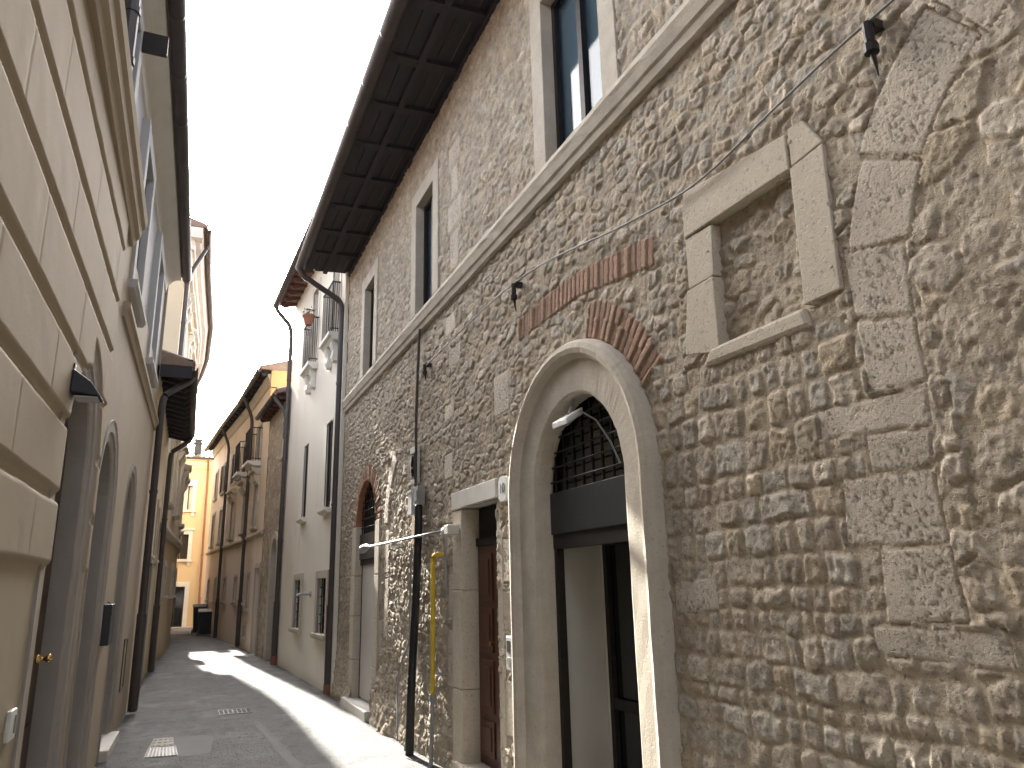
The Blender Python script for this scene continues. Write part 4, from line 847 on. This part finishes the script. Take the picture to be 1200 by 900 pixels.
stub = (YA > 7.98) & (YA < 8.25) & (ZA > 1.73) & (ZA < 3.2)
XA = -.8 + .0215 * YA + hA
yam, zam = (YA[:-1, :-1] + YA[1:, 1:]) / 2, (ZA[:-1, :-1] + ZA[1:, 1:]) / 2
def inA(yc, r, zs_): return (np.abs(yam - yc) < r) & (zam < zs_) | (np.hypot(yam - yc, zam - zs_) < r)
POR = [(5.55, .57, .23, 2.45, .15), (7.28, .47, .20, 2.38, .14), (9.6, .43, .16, 2.42, .14)]
holeA = (yam < 5.55) & inA(5.55, .59, 2.45) | (yam >= 5.55) & inA(5.55, .78, 2.45)
for yc, r, fw, zs_, e in POR[1:]: holeA |= inA(yc, r + fw - .02, zs_)
ex = MB(); FA.body(ex, -28, 12.2, 0, 6.4); FA.wall(ex, -28, -5, 0, 6.4); ex2 = MB()
# upper storey, pale grey
grid_mesh('wall', yA, zA, np.stack([XA, YA, ZA], -1), holeA, hA, None, 'ochre_plaster', cream, ex)
WA = [(5.2, 5.9, 4.95, 6.0), (7.35, 8.1, 4.35, 5.85), (9.9, 10.7, 4.35, 5.85)]
FA2 = Fac([(-5, -.9475), (12.2, -.578)], 1)
mb = MB(); FA2.wall(mb, -5, 12.2, 4.05, 6.4, WA, .25); mb.build('upper_wall', 'grey_plaster', cream)
for i, (a, b, c_, d_) in enumerate(WA): window(FA2, cream, a, b, c_, d_, fw=.17, proj=.07, reveal=.12, trim='grey_plaster', pane='glassdark', sill=.05, sash='darkwin', bars=(1, 2), hood=.0)
mb = MB()
mb.box(-.66, -.45, 5.98, 6.02, 5.90, 6.08); mb.build('shutter', 'darkwin', cream)
mb = MB(); FA.run(mb, 6.98, 12.2, [(-.03, 3.93), (.02, 3.93), (.035, 3.99), (.06, 4.02), (.06, 4.06), (-.05, 4.08)]); mb.build('string_course', 'ochre_plaster', cream)
mb = MB()           # cornice that caps the rusticated bay
prof = [(-.06, 4.58), (.03, 4.58), (.045, 4.64), (.075, 4.67), (.085, 4.74), (.11, 4.77), (.125, 4.84), (-.06, 4.87)]
mb.sweep([[FA.P(y, z, d + (.09 * (6.98 - y) / 7 if d > 0 else 0)) for d, z in prof] for y in (-5, 2, 4, 5.5, 6.98)], close=True); mb.build('cornice', 'ochre_plaster', cream, bevel=.006)
pn = ['arched_portal'] * 3
for i, (yc, r, fw, zs_, e) in enumerate(POR):
    mb = arch_band(FA, yc, r, zs_, 0, [(0, -e - .02), (0, -.03), (.012, -.018), (fw * .45, -.012), (fw * .5, .004), (fw * .85, .006), (fw, .014), (fw + .01, -.03)], .0012, 40)
    o = mb.build('arched_portal', 'grey_stone', cream)
    mb = arch_fill(FA, yc, r, zs_, 0, -e - .05, -e)
    for k in range(2):
        for z0, z1 in ((.15, .8), (.9, 1.5), (1.6, zs_ - .1)):
            a = yc - r + .08 + k * r; FA.box(mb, a, a + r - .16, z0, z1, -e, -e + .012)
    dd_ = mb.build('door', 'doorwood', o)
    mb = MB(); FA.box(mb, yc - r - fw, yc + r + fw, -.03, .1 if i else .06, -.2, .09); mb.build('doorstep', 'palestone', o, bevel=.01)
    if i == 0:
        k = FA.P(5.93, 1.2, -e); mb = MB(); mb.tube([k, (k[0] + .03, k[1], k[2]), (k[0] + .035, k[1], k[2]), (k[0] + .06, k[1], k[2]), (k[0] + .085, k[1], k[2]), (k[0] + .1, k[1], k[2])], [.03, .03, .012, .014, .034, .012], 14); mb.build('knob', 'brass', dd_, smooth=True)
mb = MB()
for a, b, c_, d_ in ((10.75, 10.77, .45, 1.05), (11.15, 11.17, .45, 1.05), (10.77, 11.15, .45, .47), (10.77, 11.15, 1.03, 1.05)): FA.box(mb, a, b, c_, d_, 0, .012)
mb.build('meter_hatch', 'gutter', cream)
# coved white cornice, eaves board and gutter
mb = MB(); FA2.run(mb, -5, 12.22, [(-.05, 6.1)] + [(.02 + .17 * (1 - math.cos(t)), 6.12 + .24 * math.sin(t)) for t in np.linspace(0, math.pi / 2, 8)] + [(.21, 6.36), (.21, 6.42), (-.05, 6.42)]); mb.build('coved_cornice', 'white_trim', cream)
FA2.roof(-5, 12.24, .27, 6.42, .33, cream); FA2.roof(-28, -5.001, .27, 6.42, .33, cream, tiles=False); gutter(FA2, -5, 12.24, .29, 6.40, cream, r=.065)
downpipe([(-.29, 4.9, 6.36), (-.30, 4.9, 6.25), (-.55, 4.95, 5.95), (-.62, 4.97, 5.7), (-.62, 4.97, 4.9)], cream, foot=False)
# fixtures
wl = thing('wall_lamp', 'black wedge-shaped wall lamp beside the nearest portal on the cream wall', 'lamp', FA.P(4.86, 2.72))
y0, y1 = 4.80, 4.98
mb = MB(); a = [FA.P(y0, 2.72, .03), FA.P(y0, 2.70, .19), FA.P(y1, 2.70, .19), FA.P(y1, 2.72, .03)]; b = [FA.P(y0 + .01, 2.86, .03), FA.P(y0 + .01, 2.79, .13), FA.P(y1 - .01, 2.79, .13), FA.P(y1 - .01, 2.86, .03)]
mb.hexa(a + b); mb.build('housing', 'black_plastic', wl, bevel=.006)
mb = MB(); FA.box(mb, y0 + .02, y1 - .02, 2.694, 2.702, .05, .17); mb.build('lens', 'glass_lens', wl)
mb = MB(); FA.box(mb, y0 + .04, y1 - .04, 2.74, 2.90, .0, .035); mb.build('mount', 'black_plastic', wl, bevel=.005)
lb = thing('letter_box', 'dark metal letter box on the cream wall beyond the second portal', 'letter box', FA.P(8.2, 1.15))
mb = MB(); FA.box(mb, 8.02, 8.36, 1.14, 1.50, .0, .075); mb.build('housing', 'black_plastic', lb, bevel=.008)
mb = MB(); FA.box(mb, 8.06, 8.32, 1.40, 1.43, .075, .079); mb.build('slot', 'panel', lb)
mb = MB(); FA.box(mb, 8.37, 8.47, 1.18, 1.52, .0, .02); mb.build('back_plate', 'grey_plastic', lb)
db = thing('doorbell', 'white doorbell plate low on the cream wall before the nearest portal', 'doorbell', FA.P(4.55, .95))
mb = MB(); FA.box(mb, 4.46, 4.60, .93, 1.07, .0, .022); mb.build('plate', 'white_plastic', db, bevel=.006); mb = MB(); FA.box(mb, 4.55, 4.58, .96, 1.04, .022, .028); mb.build('button', 'grey_plastic', db)

# ================================================================== LEFT: LOW SAND HOUSE
FB = Fac([(12.2, -.545), (18.0, -.49)], 1)
low = thing('low_house', 'low sand coloured house with dark timber eaves after the cream building', 'building', (-.5, 15, 0))
WB = [(13.6, 14.3, 2.2, 3.2), (16.0, 16.6, 2.2, 3.2)]; DB = (14.6, 15.5, 0, 2.1)
mb = MB(); FB.wall(mb, 12.2, 18, 0, 4.95, WB + [DB], .25); FB.body(mb, 12.2, 18, 0, 4.95); mb.build('wall', 'low_plaster', low)
for a, b, c_, d_ in WB: window(FB, low, a, b, c_, d_, fw=.12, proj=.03, reveal=.12, pane='darkwin', sill=.06, trim='limestone')
mb = MB(); FB.box(mb, DB[0], DB[1], 0, DB[3], -.2, -.15); 
for k in range(3): FB.box(mb, DB[0] + .1, DB[1] - .1, .1 + k * .66, .66 + k * .66, -.15, -.13)
mb.build('door', 'doorwood', low)
mb = MB(); FB.box(mb, DB[0] - .14, DB[0], 0, 2.25, 0, .03); FB.box(mb, DB[1], DB[1] + .14, 0, 2.25, 0, .03); FB.box(mb, DB[0], DB[1], 2.1, 2.25, 0, .032); mb.build('door_surround', 'grey_stone', low)
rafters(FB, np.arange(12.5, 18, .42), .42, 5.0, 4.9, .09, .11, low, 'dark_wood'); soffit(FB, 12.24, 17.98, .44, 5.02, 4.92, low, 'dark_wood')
mb = MB(); FB.box(mb, 12.23, 12.26, 4.78, 5.08, -.05, .46); mb.build('barge_board', 'dark_wood', low)
FB.roof(12.22, 17.98, .46, 4.97, .3, low); gutter(FB, 12.24, 17.98, .47, 4.95, low, r=.06)
downpipe([FB.P(12.6, 4.9, .47), FB.P(12.55, 4.8, .42), FB.P(12.25, 4.5, .10), FB.P(12.2, 4.3, .08), FB.P(12.18, .03, .09)], low)
downpipe([FB.P(17.9, 4.9, .47), FB.P(17.9, 4.8, .42), FB.P(17.85, 4.55, .10), FB.P(17.83, 4.4, .08), FB.P(17.8, .03, .09)], low)

# ================================================================== LEFT: TALL CURVED PALACE
FC = Fac([(18.0, -.48), (20.5, -.40), (25.2, -.16), (29.0, -.16), (31.5, -.3), (34.0, -.55)], 1)
pal = thing('curved_palace', 'tall curved cream building with heavy white cornice beyond the low house', 'building', (-.4, 25, 0))
WC = []
for y in (19.6, 22.4, 25.2 + .8, 29.2): WC += [(y - .4, y + .4, 3.6, 5.0), (y - .4, y + .4, 7.0, 8.3)]
for y in (20.6, 23.8, 28.0): WC.append((y - .3, y + .3, 1.5, 2.2))
mb = MB(); FC.wall(mb, 18, 34, 0, 9.9, WC, .25); mb.build('wall', 'low_plaster', pal)
mb = MB(); FC.body(mb, 18, 34, 0, 9.9, 5); mb.build('end_wall', 'end_plaster', pal)
for a, b, c_, d_ in WC: window(FC, pal, a, b, c_, d_, fw=.15, proj=.05, reveal=.12, pane='darkwin', sill=.1, trim='white_trim' if c_ > 6 else 'limestone', hood=.22 if 3 < c_ < 8 else 0)
mb = MB(); FC.run(mb, 18, 34, [(-.02, 2.85), (.06, 2.85), (.12, 2.95), (.12, 3.03), (-.02, 3.06)]); mb.build('string_course', 'limestone', pal)
mb = MB(); FC.run(mb, 17.99, 34, [(-.02, 8.75), (.03, 8.75), (.03, 9.35), (-.02, 9.35)]); mb.build('frieze', 'brown_plaster', pal)
mb = MB(); FC.run(mb, 17.96, 34, [(-.02, 9.36), (.10, 9.36), (.11, 9.46), (.16, 9.48), (.18, 9.6), (.28, 9.64), (.32, 9.78), (.34, 9.88), (-.02, 9.9)])
FC.run(mb, 17.985, 34, [(-.02, 8.6), (.08, 8.62), (.08, 8.72), (-.02, 8.745)]); mb.build('cornice', 'white_trim', pal)
mb = MB()
for z0, z1, e in ((9.36, 9.62, .16), (9.62, 9.88, .32)): mb.box(-5.4, FC.X(18) + e, 18 - e, 17.999, z0, z1)
mb.build('end_cornice', 'white_trim', pal)
FC.roof(17.7, 34.2, .40, 9.91, .3, pal, back=5); gutter(FC, 17.7, 34.2, .44, 9.92, pal, r=.07)
downpipe([FC.P(18.6, 9.85, .44), FC.P(18.6, 9.75, .40), FC.P(18.15, 8.9, .12), FC.P(18.08, 8.6, .07), FC.P(18.05, 5.3, .07)], pal, foot=False)

# ================================================================== STREET IRONWORK
def cover(name, pts, label, cat, rows, cols, m):
    t = thing(name, label, cat, (pts[0][0], pts[0][1], gz_at(*pts[0]))); mb = MB(); a, b, c_, d_ = [np.array(p) for p in pts]
    def at(s, u): p = (a * (1 - s) + b * s) * (1 - u) + (d_ * (1 - s) + c_ * s) * u; return (p[0], p[1], gz_at(a[0], a[1]))
    zt = max(gz_at(*p) for p in pts) + .006
    q = [at(0, 0), at(1, 0), at(1, 1), at(0, 1)]; mb.hexa([(x, y, zt - .05) for x, y, _ in q] + [(x, y, zt) for x, y, _ in q]); mb.build('frame', m, t)
    mb = MB()
    for i in range(cols):
        for j in range(rows):
            s0, s1, u0, u1 = (i + .2) / cols, (i + .8) / cols, (j + .2) / rows, (j + .8) / rows; r_ = [at(s0, u0), at(s1, u0), at(s1, u1), at(s0, u1)]
            mb.hexa([(x, y, zt + .0005) for x, y, _ in r_] + [(x, y, zt + .006) for x, y, _ in r_])
    mb.build('raised_studs', m, t)
cover('manhole_cover', [(-.19, 8.95), (.12, 8.9), (.10, 9.42), (-.17, 9.45)], 'square studded iron manhole cover in the shaded street, nearer one', 'manhole cover', 8, 9, 'cover')
cover('inspection_cover', [(-.16, 9.5), (.08, 9.48), (.07, 9.98), (-.13, 10.0)], 'paler plain access slab just behind the studded manhole cover', 'manhole cover', 3, 4, 'paving')
dg = thing('drain_grate', 'small slotted drain grate in the middle of the shaded street', 'drain grate', (.82, 11.6, gz_at(.82, 11.6)))
mb = MB(); z = gz_at(.82, 11.6) + .012; xx = np.linspace(.62, 1.02, 15)
mb.box(.61, 1.03, 11.38, 11.41, z - .03, z + .003); mb.box(.61, 1.03, 11.79, 11.82, z - .03, z + .003)
for k in range(14):
    if k % 2 == 0: mb.box(xx[k], xx[k] + .012, 11.41, 11.79, z - .03, z + .001)
mb.build('bars', 'cover', dg); mb = MB(); mb.box(.615, 1.025, 11.4, 11.8, z - .04, z - .006); mb.build('pit', 'dark', dg)
